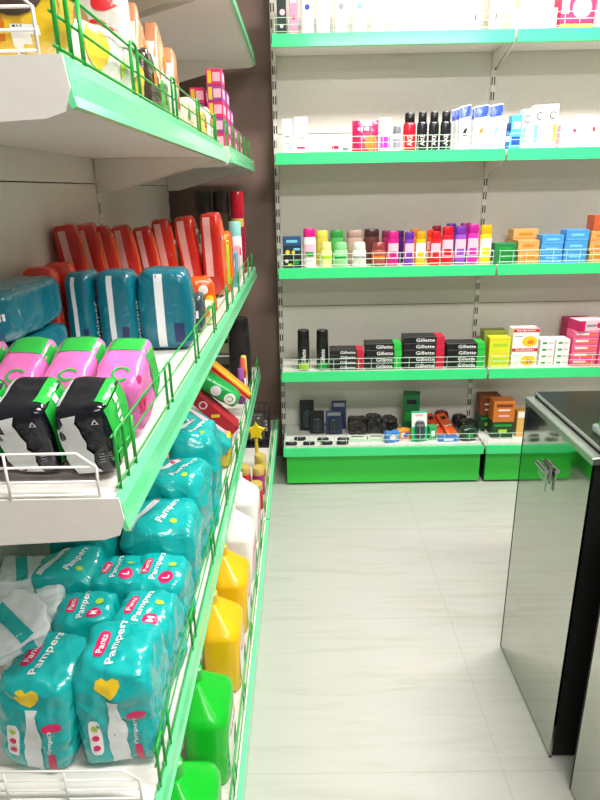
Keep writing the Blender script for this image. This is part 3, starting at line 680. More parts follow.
# ---- base shelf of the back shelving
zE = BZ['E']-.0022
def blister(label, px, py, Y, w, h, cardm, bubm, lean=0.0, rot=0, group='razor packs on the bottom back shelf', z=None, txt=None):
    x = at_y(px, py, Y).x
    t = thing('razor_pack', label, 'pack', (x, Y, z if z is not None else zE), (lean, 0, rot), group)
    MB().box(-w/2, w/2, 0, .003, 0, h).bevel(.0008, 1).build('backing_card', cardm, t)
    b = MB().soft(w*.62, .022, h*.62, k=4, n=6, wr=.0008); bmesh.ops.translate(b.bm, verts=b.bm.verts, vec=(0, -.012, h*.08)); b.build('blister', mat('blister_smoked', (70, 78, 86), rough=.12, alpha=.6), t, smooth='all')
    r = MB().tube([(0, -.010, h*.16), (0, -.011, h*.5)], .004, 8); r.box(-w*.2, w*.2, -.018, -.006, h*.5, h*.58); r.build('razor', bubm, t)
    decal(t, 'header', txt or T_WHITE, s_rect(w*.8, h*.14), (0, 0, h*.86), 'front')
    return t
BK = card('blister_black', (30, 32, 36)); NV = card('blister_navy', (44, 62, 104)); LB = plastic('razor_blue', (60, 74, 100)); TEALG = card('razor_card_green', (40, 190, 130))
for px, Y, h, w, c, lab in [(307, 3.04, .165, .075, BK, 'tall black razor pack at the back left of the bottom shelf'), (317, 2.99, .125, .075, BK, 'black razor pack in front of the back left one'), (339, 3.05, .155, .075, NV, 'taller navy razor pack standing behind the navy front one'), (334, 2.98, .125, .085, NV, 'navy razor pack in front, left of the dark grey pouches')]:
    blister(lab, px, 420, Y, w, h, c, LB, lean=-.12, txt=T_BLACK if c is BK else T_GREY)
for k, (px, Y, w) in enumerate([(357, 3.0, .085), (374, 3.02, .075), (389, 3.0, .07)]):
    p = at_y(px, 420, Y); t = thing('dark_pouch', ['dark grey plastic pouch, left of three lying at the back of the bottom shelf', 'dark grey plastic pouch, middle one of three at the back of the bottom shelf', 'dark grey plastic pouch, right of three behind the blue packs'][k], 'pouch', (p.x, Y, zE), 0, 'dark plastic pouches')
    MB().soft(w*1.15, .09, .085, k=5, n=16, wr=.010, seed=k+3, freq=24).build('pouch_body', film('darkgrey', (52, 46, 46)), t, smooth='all')
    decal(t, 'label', T_BLACK, s_rect(w*.6, .04, 0, 0, 4, 4), (0, 0, .05), 'front', body=t.children[0])
for k, (px, py, lab) in enumerate([(309, 446, 'flat black razor pack lying at the front left of the bottom shelf'), (323, 441, 'flat black razor pack lying behind the front ones, left'), (327, 447, 'flat black razor pack lying second from the left at the front'), (343, 441, 'flat black razor pack lying behind the front ones, right'), (343, 447.5, 'flat black razor pack lying third from the left at the front'), (291, 446.5, 'flat black razor pack lying at the left end of the front wire'), (300, 440, 'flat black razor pack behind the leftmost front one')]):
    p = at_z(px, py-2, zE+.01)
    t = thing('flat_pack', lab, 'pack', (p.x, max(p.y, 2.845), zE), (random.uniform(-.25, .25) if False else 0), 'flat razor packs on the bottom shelf')
    MB().lathe([(.026, 0), (.030, .003), (.030, .012), (.024, .017)], .55, 16).build('pack_body', BK, t, smooth=True)
    decal(t, 'window', T_GREY, s_disc(.010, sx=1.6), (0, 0, .017), 'top')
for k, (px, lab) in enumerate([(358, 'long pale razor strip lying behind the front wire, left one'), (377, 'long pale razor strip lying behind the front wire, right one')]):
    p = at_z(px, 440, zE+.01)
    carton('razor_strip', lab, 'pack', (p.x, 2.90, zE), .088, .05, .016, card('pale_strip', (214, 220, 200)), group='pale razor strips', prints=[('print_line', T_GREEN, s_rect(.07, .004), 'front', (0, 0)), ('picture', T_BLACK, s_rect(.06, .012), 'top', (0, .005))])
for px, Y, c1, lab in [(392, 2.87, (64, 140, 220), 'bright blue soft pack left of the green razor card'), (403, 2.90, (236, 150, 40), 'orange and blue soft pack beside the green razor card')]:
    p = at_y(px, 440, Y); t = thing('soft_pack', lab, 'pack', (p.x, Y, zE), .3, 'soft packs on the bottom shelf')
    b = MB().soft(.075, .035, .058, k=7, n=16, wr=.006, seed=int(px), freq=26).build('pack_body', film('b%d' % px, c1), t, smooth='all')
    decal(t, 'label', T_WHITE, s_disc(.014, sx=1.2), (-.005, 0, .028), 'front', body=b); decal(t, 'picture', T_YEL if px < 400 else T_BLUE, s_poly([(-.02, -.012), (.012, -.02), (.02, 0), (0, .004)]), (.006, 0, .036), 'front', body=b)
x = at_y(411, 410, 3.02).x
carton('green_case', 'dark green plastic case standing behind the green razor card', 'case', (x, 3.02, zE), .085, .05, .21, card('case_green', (22, 110, 62)), rot=-.15, prints=[('window', T_BLACK, s_rect(.05, .025), 'front', (0, .06)), ('label', T_GREEN, s_rect(.06, .05), 'front', (0, -.02))])
o = blister('white and green razor card leaning at the front of the bottom shelf', 420, 430, 2.865, .082, .155, TEALG, lotion, lean=-.18, rot=.1, group=None)
decal(o, 'header', T_WHITE, s_rect(.076, .07, 0, .11), (0, 0, 0), 'front', off=.0012); decal(o, 'lettering', T_RED, s_text('Gillette', .012, width=.04), (0, 0, .135), 'front', off=.002)
p = at_y(432, 440, 2.88)
carton('green_box', 'small green box standing just right of the green razor card', 'box', (p.x, 2.90, zE), .04, .04, .07, card('case_green2', (40, 170, 90)), rot=.2, prints=[('label', T_WHITE, s_rect(.02, .03), 'front')])
for k, (px, py, c, ang, lab) in enumerate([(443, 436, (232, 74, 36), .5, 'orange-red razor pack, left of two slanting side by side'), (455, 434, (238, 96, 40), .5, 'orange-red razor pack, right of two slanting side by side')]):
    p = at_z(px, py, zE+.03)
    t = thing('slanted_pack', lab, 'pack', (p.x, 2.93, zE+.010), (-.95, 0, ang), 'slanting orange razor packs')
    MB().box(-.028, .028, -.008, .008, 0, .13).bevel(.003, 2).build('pack_body', film('o%d' % k, c), t); decal(t, 'label', T_BLACK, s_rect(.03, .02), (0, -.008, .10), 'front'); decal(t, 'stripe', T_WHITE, s_rect(.045, .006), (0, -.008, .05), 'front')
for k, (px, Y, lab) in enumerate([(448, 2.862, 'low blue and white pack lying in front of the orange packs')]):
    p = at_y(px, 444, Y); carton('low_pack', lab, 'pack', (p.x, Y+.01, zE), .10, .035, .022, card('lowblue', (70, 120, 200)), prints=[('label', T_WHITE, s_rect(.05, .012), 'front')])
for k, (px, Y, c, lab) in enumerate([(468, 2.88, (30, 60, 50), 'dark green shiny pack at the right front of the left bay'), (466, 2.98, (40, 44, 44), 'black shiny pack behind the dark green one'), (458, 3.06, (46, 40, 40), 'charcoal pack behind the slanting orange packs'), (440, 3.07, (130, 40, 50), 'dark red pack at the back beside the green case')]):
    p = at_y(px, 436, Y); t = thing('shiny_pack', lab, 'pack', (p.x, Y, zE), .2*k, 'shiny packs on the bottom shelf')
    b = MB().soft(.085 if k < 2 else .07, .06, .07 if k < 3 else .09, k=4, n=8, wr=.007, seed=20+k).build('pack_body', film('shiny%d' % k, c, .15), t, smooth='all')
    decal(t, 'label', T_GREY if k else T_GREEN, s_rect(.03, .02, 0, 0, 3, 3), (0, 0, .035), 'front', body=b)
br = card('orange_brown', (206, 116, 40)); gb = card('green_black', (26, 66, 34))
x, w, _ = span(492, 514, 430, 2.88, zE)
def bp(w, h): return [('print_line', T_WHITE, s_rect(w*.55, h*.07), 'front', (0, h*.08)), ('print_line', mat('print_brown', (120, 52, 24)), s_rect(w*.75, h*.14), 'front', (0, h*.3)), ('print_line', T_PALE, s_rect(w*.5, h*.08), 'front', (0, -h*.2))]
def gp(w, h): return [('lettering', T_GREEN, s_rect(w*.8, h*.12), 'front', (0, h*.3)), ('picture', T_LIME, s_rect(w*.4, h*.2), 'front', (0, -h*.05))]
for xx, YY, c, pr, z, h, lab in [(x, 2.885, gb, gp, zE, .088, 'dark green box under the orange-brown box at the front'), (x, 2.885, br, bp, zE+.0886, .108, 'orange-brown box stacked on the dark green box'),
     (x-.04, 2.985, gb, gp, zE, .088, 'dark green box at the back under a brown one'), (x-.04, 2.985, card('brown_box', (124, 64, 34)), bp, zE+.0886, .104, 'dark brown box stacked at the back, left of the orange-brown one')]:
    carton('hair_colour_box', lab, 'box', (xx, YY+.04, z), w, .08, h, c, prints=pr(w, h), group='hair colour boxes')
p = at_y(521, 430, 2.9)
carton('tan_box', 'tan box beside the dark green box, partly behind the counter', 'box', (p.x+.005, 2.94, zE), .055, .07, .135, card('tanbox', (224, 178, 96)), prints=[('label', T_WHITE, s_rect(.05, .03), 'front', (0, .05))])
p = at_y(548, 440, 2.9)
carton('tan_box', 'pale box farther right on the bottom shelf, hidden behind the counter', 'box', (p.x, 2.94, zE), .09, .07, .08, card('palebox', (206, 216, 200)), prints=[('label', T_GREEN, s_rect(.05, .03), 'front', (0, .0))])

exec_left = True
# ================================================================== LEFT SHELVING
z1, z2, z3, z4 = 1.557, 1.067, .553, .254
TEAL = film('teal', (16, 178, 176), .22); TEALD = film('tealdark', (6, 112, 130), .25); FWHITE = film('milky', (226, 234, 236), .3)
def nappy(label, loc, w, d, h, rot=(0,0,0), seed=1, size='M', seam=True, heart=True, k=6, wr=.0075):
    t = thing('nappy_pack', label, 'nappy pack', loc, rot, 'teal nappy packs on the third left shelf')
    b = MB().soft(w, d, h, k=k, n=30, wr=wr, seed=seed, freq=17).build('pack_body', TEAL, t, smooth='all')
    cy = d*.16
    decal(t, 'label', T_PINK, s_round(d*.42, w*.15), (-w*.20, -d*.02, 0), 'top', PI/2, b, .0010)
    decal(t, 'lettering', T_WHITE, s_text('Pants', w*.085, width=d*.30, bold=.01), (-w*.20, -d*.02, 0), 'top', PI/2, b, .0018)
    decal(t, 'lettering', T_WHITE, s_text('Pampers', w*.14, width=d*.74, bold=.012), (-w*.01, d*.02, 0), 'top', PI/2, b, .0012)
    if size:
        decal(t, 'size_badge', T_PINK, s_disc(w*.13), (w*.2, -d*.28, 0), 'top', 0, b, .0010); decal(t, 'lettering', T_WHITE, s_text(size, w*.12, bold=.02), (w*.2, -d*.28, 0), 'top', PI/2, b, .0018)
    if heart: decal(t, 'heart', T_YEL, s_blob([(w*a, w*c) for a, c in ((-.17,.05),(-.13,.13),(-.05,.14),(.0,.09),(.08,.11),(.14,.06),(.13,-.02),(.05,-.1),(-.03,-.14),(-.12,-.06))]), (0, 0, h*.84), 'front', .3, b, .0010)
    else: decal(t, 'spot', T_LIME, s_disc(w*.07), (w*.22, d*.1, 0), 'top', 0, b, .0010)
    if seam:
        zig = []; n = 12
        for j in range(n+1):
            z = -h*.46+h*.72*j/n; ww = w*.115*(1.0 if j < 9 else .55)+w*.012*math.sin(j*2.2)
            zz = z; zig += [(-ww+w*.01*math.sin(j), z), (0, z), (ww+w*.01*math.sin(j), z)]
        fs = [(3*j+i, 3*j+i+1, 3*j+i+4, 3*j+i+3) for j in range(n) for i in (0, 1)]
        decal(t, 'seam', SEAM, (zig, fs), (w*.03, 0, h*.46), 'front', 0, b, .0016)
        decal(t, 'badge', T_PINK, s_disc(w*.07, sx=1.8), (w*.28, 0, h*.56), 'front', .2, b, .001)
        decal(t, 'badge', T_WHITE, s_round(w*.16, h*.36), (-w*.24, 0, h*.35), 'front', 0, b, .0008)
        for q, cm in enumerate((T_LIME, T_PINK, T_PINK)): decal(t, 'dot', cm, s_disc(w*.045), (-w*.24, 0, h*(.45-.1*q)), 'front', 0, b, .0016)
        decal(t, 'lettering', T_WHITE, s_text('Pampers', w*.075, width=h*.26, bold=.01), (w*.25, 0, h*.40), 'front', PI/2, b, .001)
        decal(t, 'label', T_PINK, s_round(w*.10, h*.20), (w*.27, 0, h*.17), 'front', 0, b, .001)
        decal(t, 'picture', T_YEL, s_poly([(-.02, -.006), (.01, -.01), (.022, .01), (.0, .004)]), (w*.34, 0, h*.07), 'front', 0, b, .0012)
    return t
def topat(px, py, zt): p = at_z(px, py, zt); return p.x, p.y
N = [('large teal nappy pack at the near end of the third left shelf, by its rail', 134, 640, .74, .126, .135, .192, (0, 0, .02), 1, None, True, True),
     ('large teal nappy pack at the near left, tilted, behind the white end wire', 40, 655, .73, .124, .130, .180, (0, .10, -.12), 2, None, True, True),
     ('teal nappy pack with round M badge behind the two large near packs', 94, 592, .720, .108, .105, .158, (0, 0, .10), 3, 'M', True, False),
     ('teal nappy pack behind the near right pack, against the front wire', 166, 586, .715, .112, .125, .158, (0, 0, -.10), 4, 'M', True, False),
     ('teal nappy pack with round L badge beside the front wire', 181, 547, .715, .115, .12, .158, (0, 0, -.05), 5, 'L', True, False),
     ('teal nappy pack left of the L pack, partly under the shelf above', 118, 549, .715, .110, .110, .158, (0, 0, .05), 6, 'L', True, False)]
G = [('plump teal nappy bag lying by the price rail behind the L pack', 176, 512, .76, .16, .15, .205, (0, 0, .1), 11),
     ('plump teal nappy bag with folds in the middle of the pile, by the front wire', 196, 478, .80, .15, .16, .245, (.03, .03, -.1), 12),
     ('teal nappy bag slumped over the pile behind the folded one', 207, 444, .83, .13, .17, .275, (0, .03, .1), 13),
     ('teal nappy bag deep in the shelf behind the left film packs', 122, 515, .76, .15, .15, .205, (0, 0, -.08), 14),
     ('teal nappy bag deep in the pile, left of the folded bag', 148, 480, .80, .14, .15, .245, (0, 0, .1), 15),
     ('teal nappy bag at the back behind the white film packs', 60, 545, .74, .13, .12, .175, (0, 0, .1), 16)]
def spread(items):
    # push packs of the heap apart until they only touch, keeping them behind the front wire
    P_ = [[*topat(px, py, zt), w, d] for px, py, zt, w, d in items]
    for it in range(1500):
        for i in range(len(P_)):
            for j in range(i):
                a, b = P_[i], P_[j]; ox = (a[2]+b[2])*.5*1.02-abs(a[0]-b[0]); oy = (a[3]+b[3])*.5*1.02-abs(a[1]-b[1])
                if ox > 0 and oy > 0:
                    k = 0 if ox < oy else 1; o_ = min(ox, oy)*.5; s_ = 1 if a[k] >= b[k] else -1
                    wi = .15 if i < 2 else .5; wj = .15 if j < 2 else .5
                    a[k] += s_*o_*wi/(wi+wj); b[k] -= s_*o_*wj/(wi+wj)
        for a in P_:
            a[0] = max(-.628+a[2]/2, min(-.242-a[2]/2, a[0])); a[1] = max(.706+a[3]/2, a[1])
    return [(a[0], a[1]) for a in P_]
SPOT = spread([n[1:6] for n in N]+[g_[1:6] for g_ in G]+[(58, 578, .73, .115, .10), (14, 568, .72, .105, .105)])
for q_, (lab, px, py, zt, w, d, h, rot, seed, size, seam, heart) in enumerate(N):
    x, y = SPOT[q_]; nappy(lab, (x, y, z3+.001), w, d, h, rot, seed, size, seam, heart)
# loose milky packs with teal stripes at the left
for k, (px, py, zt, w, d, h, rot, lab) in enumerate([(12, 618, .79, .10, .10, .03, (.4, -.15, .6), 'crumpled white film pack with a teal stripe lying on the leftmost nappy pack'),
     (58, 578, .73, .10, .085, .16, (0, .08, .3), 'white film pack with a teal stripe standing left of the M pack'),
     (14, 568, .72, .10, .10, .16, (0, 0, .1), 'white film pack at the far left under the second shelf')]):
    x, y = SPOT[len(N)+len(G)+k-1] if k else topat(px, py, zt); t = thing('film_pack', lab, 'nappy pack', (x, y, z3+.001 if k else z3+.215), rot, 'white film nappy packs')
    b = MB().soft(w, d, h, k=8, n=26, wr=.012, seed=30+k, freq=20).build('pack_body', FWHITE, t, smooth='all')
    decal(t, 'teal_stripe', TEAL, s_rect(w*.22, d*.9, 0, 0, 4, 10), (0, 0, 0), 'top', .3, b, .0012); decal(t, 'teal_stripe', TEAL, s_rect(w*.2, h*.7, 0, 0, 4, 8), (w*.1, 0, h*.5), 'front', .1, b, .0012)
# big glossy bags in the pile
for q_, (lab, px, py, zt, w, d, h, rot, seed) in enumerate(G):
    x, y = SPOT[len(N)+q_]; t = thing('nappy_bag', lab, 'nappy pack', (x, y, z3+.001), rot, 'teal nappy bags in the pile')
    b = MB().soft(w, d, h, k=5.5, n=34, wr=.012, seed=seed, freq=10).build('pack_body', TEAL, t, smooth='all')
    decal(t, 'lettering', T_WHITE, s_text('Pampers', w*.13, width=d*.6, bold=.012), (w*.12, 0, 0), 'top', 1.2, b, .0012)
    decal(t, 'label', T_PINK, s_round(d*.25, w*.10), (-w*.1, d*.2, 0), 'top', 1.2, b, .0012)
    decal(t, 'film_fold', FWHITE, s_rect(w*.10, d*.7, 0, 0, 3, 8), (-w*.22, -d*.05, 0), 'top', -.5, b, .0016)
    decal(t, 'spot', T_LIME, s_disc(w*.05), (w*.2, -d*.25, 0), 'top', 0, b, .0012)
def soft_item(name, label, cat, loc, w, d, h, m, rot=0, k=4.5, wr=.004, seed=1, group=None, crimp=None, prints=(), n=12):
    t = thing(name, label, cat, loc, rot, group)
    b = MB().soft(w, d, h, k=k, n=n, wr=wr, seed=seed, crimp=crimp).build('pack_body', m, t, smooth='all')
    for pn, pm, sh, org, face, sp in prints: decal(t, pn, pm, sh, org, face, sp, b, .0012)
    return t
p = at_x(211, 422, -.305)
soft_item('wipes_pack', 'long teal wipes pack slanting down to the front wire beside the red carton', 'pack', (p.x-.045, p.y, p.z-.05), .20, .13, .055, TEAL, rot=(.0, .66, .1), seed=41, k=7, prints=[('label', T_PALE, s_rect(.22, .03, 0, 0, 8, 3), (0, .02, .07), 'top', 0), ('fine_print', T_PINK, s_scrawl(.05, .012, 4), (.05, .02, .07), 'top', 0)])
p = at_z(218, 470, .72)
soft_item('pale_pack', 'pale teal pack with pink print squeezed by the front wire of the third left shelf', 'pack', (-.276, p.y+.08, z3+.001), .05, .15, .15, film('paleteal', (150, 208, 212)), rot=(0, 0, 0), seed=42, prints=[('label', T_PINK, s_rect(.02, .05, 0, 0, 2, 4), (0, 0, .15), 'top', .5), ('label', TEAL, s_rect(.03, .10, 0, 0, 2, 4), (-.02, 0, .15), 'top', 0)])
p = at_x(222, 410, -.300)
carton('red_carton', 'dark red carton slanting down to the front wire of the third left shelf', 'box', (p.x-.042, p.y+.02, p.z-.03), .19, .09, .045, card('darkred', (176, 26, 44)), rot=(0, .80, .1), prints=[('picture', T_PALE, s_ring(.010, .016), 'front', (-.06, 0)), ('print_line', T_YEL, s_rect(.03, .012), 'front', (.0, 0), .8), ('picture', mat('print_darkred', (120, 14, 30)), s_rect(.06, .08), 'top', (-.06, 0))])
p = at_x(220, 393, -.300)
soft_item('green_pouch', 'bright green pouch with white pattern behind the red carton', 'pouch', (p.x-.035, p.y+.09, p.z-.035), .17, .10, .06, film('green', (30, 176, 80)), rot=(0, .62, .1), seed=43, prints=[('label', T_WHITE, s_disc(.022), (.05, 0, .03), 'front', 0), ('picture', T_GREEN, s_ring(.008, .012), (.05, 0, .03), 'front', 0), ('label', T_WHITE, s_disc(.02), (-.01, 0, .03), 'front', 0)])
p = at_x(229, 380, -.295)
carton('orange_card', 'orange and yellow flat pack slanting above the green pouch', 'pack', (p.x-.03, p.y+.07, p.z-.01), .24, .09, .022, card('orangecard', (238, 160, 50)), rot=(0, .75, .08), prints=[('stripe', T_YEL, s_rect(.26, .03), 'top', (0, -.02)), ('stripe', T_RED, s_rect(.26, .012), 'front', (0, 0))])
p = at_y(241, 355, 2.75)
bottle('black_bottle', 'tall black bottle at the far end of the third left shelf', 'bottle', (p.x-.004, 2.75, z3), .10, .07, .33, P('blackmatt', (20, 14, 20), .5), CAPB, 'shampoo')
for k, (px, Y, w, h, c, lab) in enumerate([(226, 2.94, .11, .13, (86, 92, 80), 'grey box at the far end of the third left shelf, lowest of two'), (226, 2.94, .11, .12, (150, 150, 128), 'grey box at the far end of the third left shelf, upper of two')]):
    p = at_y(px, 360, Y); carton('grey_box', lab, 'box', (p.x-.01, Y, z3+.1306*k), w, .12, h, card('greybox%d' % k, c), prints=[('edge_band', T_WHITE, s_rect(w*.9, .008), 'front', (0, h*.4)), ('print_line', T_BLACK, s_rect(w*.6, .02), 'front', (0, 0))], group='grey boxes on the third left shelf')
for k, (px, py, Y, c, lab) in enumerate([(246, 365, 2.62, (190, 60, 50), 'small red tube standing by the far front wire of the third left shelf'), (249, 362, 2.67, (220, 190, 60), 'small yellow tube standing by the far front wire of the third left shelf'), (243, 375, 2.52, (120, 50, 140), 'small purple tube by the far front wire of the third left shelf')]):
    p = at_y(px, py, Y); bottle('tube', lab, 'tube', (-.270, Y, z3), .03, .03, p.z-z3+.03, P('tube%d' % k, c), P('tubecap%d' % k, tuple(min(255, v+40) for v in c)), 'roll', labm=T_WHITE, lab=(.25, .5), group='small tubes at the far end')
p = at_z(222, 447, .70)
soft_item('yellow_sachet', 'small yellow sachet between the teal packs and the front wire', 'sachet', (-.265, at_x(226, 449, -.265).y, z3), .04, .09, .11, film('yellow', (232, 200, 50)), seed=45, prints=[('label', T_RED, s_disc(.01), (0, 0, .06), 'front', 0)])

# ---- second left shelf
BKF = film('padblack', (16, 20, 30), .18); GRF = film('padgreen', (40, 190, 70), .22); PKF = film('padpink', (238, 120, 196), .25)
def pad_pack(name, label, loc, w, d, h, rot, mtop, mside, seed, group, front=None, back=None):
    t = thing(name, label, 'pad pack', loc, rot, group)
    b = MB().soft(w, d, h, k=6, n=16, wr=.004, seed=seed).build('pack_body', mtop, t, smooth='all')
    return t, b
for k, (cx, cyy, lab) in enumerate([(-.268, .742, 'black and green pad pack at the near front corner of the second left shelf'), (-.352, .748, 'black and green pad pack, second from the front corner'), (-.438, .752, 'black and green pad pack, third from the front corner and cut by the left edge')]):
    t, b = pad_pack('pad_pack', lab, (-.278-.078*k, .780, z2+.016), .072, .095, .106, (.26, -.02, -.03+.02*k), BKF, GRF, 50+k, 'black and green pad packs')
    decal(t, 'green_side', GRF, s_rect(.078, .084, 0, 0, 8, 8), (0, .004, .056), 'right', 0, b, .001)
    decal(t, 'green_edge', GRF, s_rect(.014, .070, 0, 0, 4, 8), (.025, .008, 0), 'top', 0, b, .001)
    v = []; n = 10
    for j in range(n+1):
        q = j/n; xx = -.006+.010*q*0; wl = .017+.002*math.sin(j*2.1)
        v += [(xx-wl-.012*(1-q)*0, -.052+.098*q), (xx, -.052+.098*q), (xx+wl+.002*math.sin(j*3.3), -.052+.098*q)]
    decal(t, 'seam', SEAM, (v, [(3*j+i, 3*j+i+1, 3*j+i+4, 3*j+i+3) for j in range(n) for i in (0, 1)]), (-.006, 0, .050), 'front', .22, b, .0025)
    decal(t, 'edge_seam', SEAM, s_rect(.010, .085, 0, 0, 2, 6), (-.029, -.002, 0), 'top', 0, b, .0015)
    tri = join_shapes(*[s_poly([(0.004*math.cos(a)-.0012*math.sin(a)*1, 0.004*math.sin(a)), (0.0055*math.cos(a+2.1), 0.0055*math.sin(a+2.1)), (0.004*math.cos(a+2.1), 0.004*math.sin(a+2.1)), (.0028*math.cos(a), .0028*math.sin(a))]) for a in (PI/2, PI/2+2.1, PI/2+4.2)])
    decal(t, 'recycling_mark', T_WHITE, tri, (.020, 0, .086), 'front', 0, b, .0015)
    decal(t, 'fine_print', T_GREY, join_shapes(*[s_rect(.016, .0015, 0, -.004*q) for q in range(4)]), (.024, 0, .04), 'front', 0, b, .0015)
    decal(t, 'lettering', T_WHITE, s_scrawl(.05, .012, 4), (0, 0, .075), 'right', PI/2, b, .0022)
for k, (cx, cyy, lab) in enumerate([(-.262, .905, 'pink and green pad pack nearest the front wire on the second left shelf'), (-.338, .905, 'pink and green pad pack, second from the front wire'), (-.414, .905, 'pink and green pad pack, third from the front wire'), (-.490, .905, 'pink and green pad pack farthest from the wire, at the left edge')]):
    t, b = pad_pack('pad_pack', lab, (-.276-.078*k, .940, z2+.028), .070, .145, .100, (.34, 0, 0), PKF, GRF, 60+k, 'pink and green pad packs')
    decal(t, 'green_end', GRF, s_rect(.066, .062, 0, 0, 8, 8), (0, .046, 0), 'top', 0, b, .001)
    decal(t, 'green_side', GRF, s_rect(.062, .086, 0, 0, 8, 8), (0, .040, .052), 'right', 0, b, .001)
    decal(t, 'flower_print', T_PINK, join_shapes(*[s_disc(.006, .009*math.cos(a), .009*math.sin(a), 1, 10, 1) for a in (0, 1.26, 2.5, 3.77, 5.03)]), (0, -.052, .05), 'right', 0, b, .0015)
    decal(t, 'flower_print', T_PINK, s_disc(.006), (0, -.045, .09), 'right', 0, b, .0015)
    decal(t, 'ring_print', GRF, s_ring(.010, .014, 0, 0, .4, 5.5), (.008, -.045, 0), 'top', 0, b, .0015)
# teal pads
def teal_pack(label, loc, w, d, h, rot, seed, along):
    t = thing('pad_pack', label, 'pad pack', loc, rot, 'dark teal pad packs')
    b = MB().soft(w, d, h, k=5, n=14, wr=.004, seed=seed).build('pack_body', TEALD, t, smooth='all')
    if along: decal(t, 'seam', SEAM, s_rect(w*.98, h*.13, 0, 0, 14, 2), (0, 0, h*.55), 'front', .0, b, .0012)
    else: decal(t, 'seam', SEAM, s_rect(w*.15, h*.9, 0, 0, 2, 14), (-w*.08, 0, h*.5), 'front', .0, b, .0012)
    decal(t, 'label', T_NAVY, s_rect(w*.18 if not along else w*.3, h*.3 if not along else h*.15, 0, 0, 4, 4), (w*.24, 0, h*.2), 'front', 0, b, .001)
    if not along: decal(t, 'lettering', T_WHITE, s_text('whisper', d*.2, width=h*.5), (0, -d*.2, h*.4), 'right', PI/2, b, .001)
    return t
teal_pack('dark teal pad pack standing nearest the front wire, right of three', (-.326, 1.47, z2+.001), .128, .11, .190, (0, 0, .1), 71, False)
teal_pack('dark teal pad pack standing in the middle of three', (-.427, 1.44, z2+.001), .085, .11, .192, (0, 0, .0), 72, False)
teal_pack('dark teal pad pack standing left of three, beside the lying ones', (-.502, 1.42, z2+.001), .060, .11, .192, (0, 0, -.05), 73, False)
for k, lab in enumerate(['long dark teal pad pack lying at the bottom against the panel', 'long dark teal pad pack lying on top of another one against the panel']):
    t = teal_pack(lab, (-.566, 1.200, z2+.001+.100*k), .100, .30, .098, (0, 0, 0), 75+k, True)
    decal(t, 'seam', SEAM, s_rect(.29, .013, 0, 0, 12, 1), (0, 0, .045), 'right', 0, t.children[0], .0012)
# red and orange packs
RDF = film('padred', (200, 40, 28), .25); ORF = film('padorange', (242, 96, 24), .25); PSEAM = mat('pink_film_seam', (228, 176, 172), rough=.35)
R_ = [(66, 224, -.60, .25), (85, 224, -.59, .22), (100, 226, -.58, .2), (120, 225, -.555, .18), (141, 226, -.525, .12), (160, 219, -.48, .06), (184, 216, -.405, -.02), (207, 213, -.325, -.06)]
ORD = ['leftmost, against the panel', 'second from the left', 'third from the left', 'fourth from the left', 'fifth from the left', 'sixth from the left', 'seventh from the left, pale seam', 'rightmost with long pale seam']
for k, (px, py, X, yaw) in enumerate(R_):
    p = at_x(px, py, X); h = p.z-z2-.004; w = .062 if k < 6 else .068
    t = thing('pad_pack', f'red and orange pad pack in the standing row, {ORD[k]}', 'pad pack', (X+(.02 if k == 7 else .034), p.y, z2+.006), (0, -.13 if k not in (7,) else -.03, yaw), 'red and orange pad packs')
    b = MB().soft(w, .10 if k > 5 else .085, h, k=7, n=16, wr=.005, seed=80+k).build('pack_body', RDF, t, smooth='all')
    decal(t, 'seam', PSEAM, s_rect(w*(.36 if k > 4 else .28), h*.7, 0, 0, 3, 12), (-w*.12, 0, h*.60), 'front', 0, b, .0012)
    decal(t, 'orange_side', ORF, s_rect(.07, h*.8, 0, 0, 5, 8), (0, .0, h*.5), 'right', 0, b, .001)
    if k > 4: decal(t, 'print_spot', T_WHITE, s_disc(.008), (0, -.01, h*.7), 'right', 0, b, .002)
p = at_x(223, 231, -.29)
soft_item('pad_pack', 'orange pad pack with a lime edge right of the red row', 'pad pack', (-.285, p.y-.01, z2+.001), .055, .10, p.z-z2, ORF, seed=90, rot=(0, 0, 0), prints=[('lime_edge', T_LIME, s_rect(.02, .18, 0, 0, 2, 8), (.02, 0, .12), 'front', 0), ('label', T_YEL, s_disc(.012), (0, 0, .2), 'front', 0)])
for k, (px, py, lab) in enumerate([(48, 268, 'small red pad pack lying in front of the row, left one'), (78, 268, 'small red pad pack lying in front of the row, right one')]):
    p = at_x(px, py, -.57+.03*k)
    soft_item('pad_pack', lab, 'pad pack', (-.588+.012*k, 1.392+.080*k, z2+.001), .080, .066, .205, film('brightred', (226, 50, 24), .25), rot=(0, 0, .2), seed=92+k, prints=[('seam', PSEAM, s_rect(.012, .1, 0, 0, 2, 8), (-.02, 0, .13), 'front', 0)], group='small red pad packs')
soft_item('orange_pouch', 'crumpled orange pouch at the front wire below the red row', 'pouch', (-.298, 1.86, z2+.005), .075, .10, .115, ORF, rot=(0, -.1, .3), seed=95, wr=.008, prints=[('label', T_WHITE, s_disc(.014), (0, 0, .08), 'front', 0), ('label', T_YEL, s_disc(.012), (.015, 0, .05), 'front', 0)])
soft_item('yellow_sachet', 'small pale sachet with orange print by the wire in front of the crumpled orange pouch', 'sachet', (-.270, 1.735, z2+.001), .035, .06, .065, film('palesachet', (236, 226, 180)), seed=96, prints=[('label', T_ORANGE, s_disc(.01), (0, 0, .035), 'front', 0), ('label', T_GREEN, s_disc(.006), (.008, 0, .05), 'front', 0)])
soft_item('dark_sachet', 'small dark pack in front of the red row beside the teal packs', 'sachet', (-.285, 1.64, z2+.001), .04, .07, .10, film('darksach', (60, 76, 84)), seed=97, prints=[('label', T_WHITE, s_rect(.02, .02, 0, 0, 2, 2), (0, 0, .05), 'front', 0)])
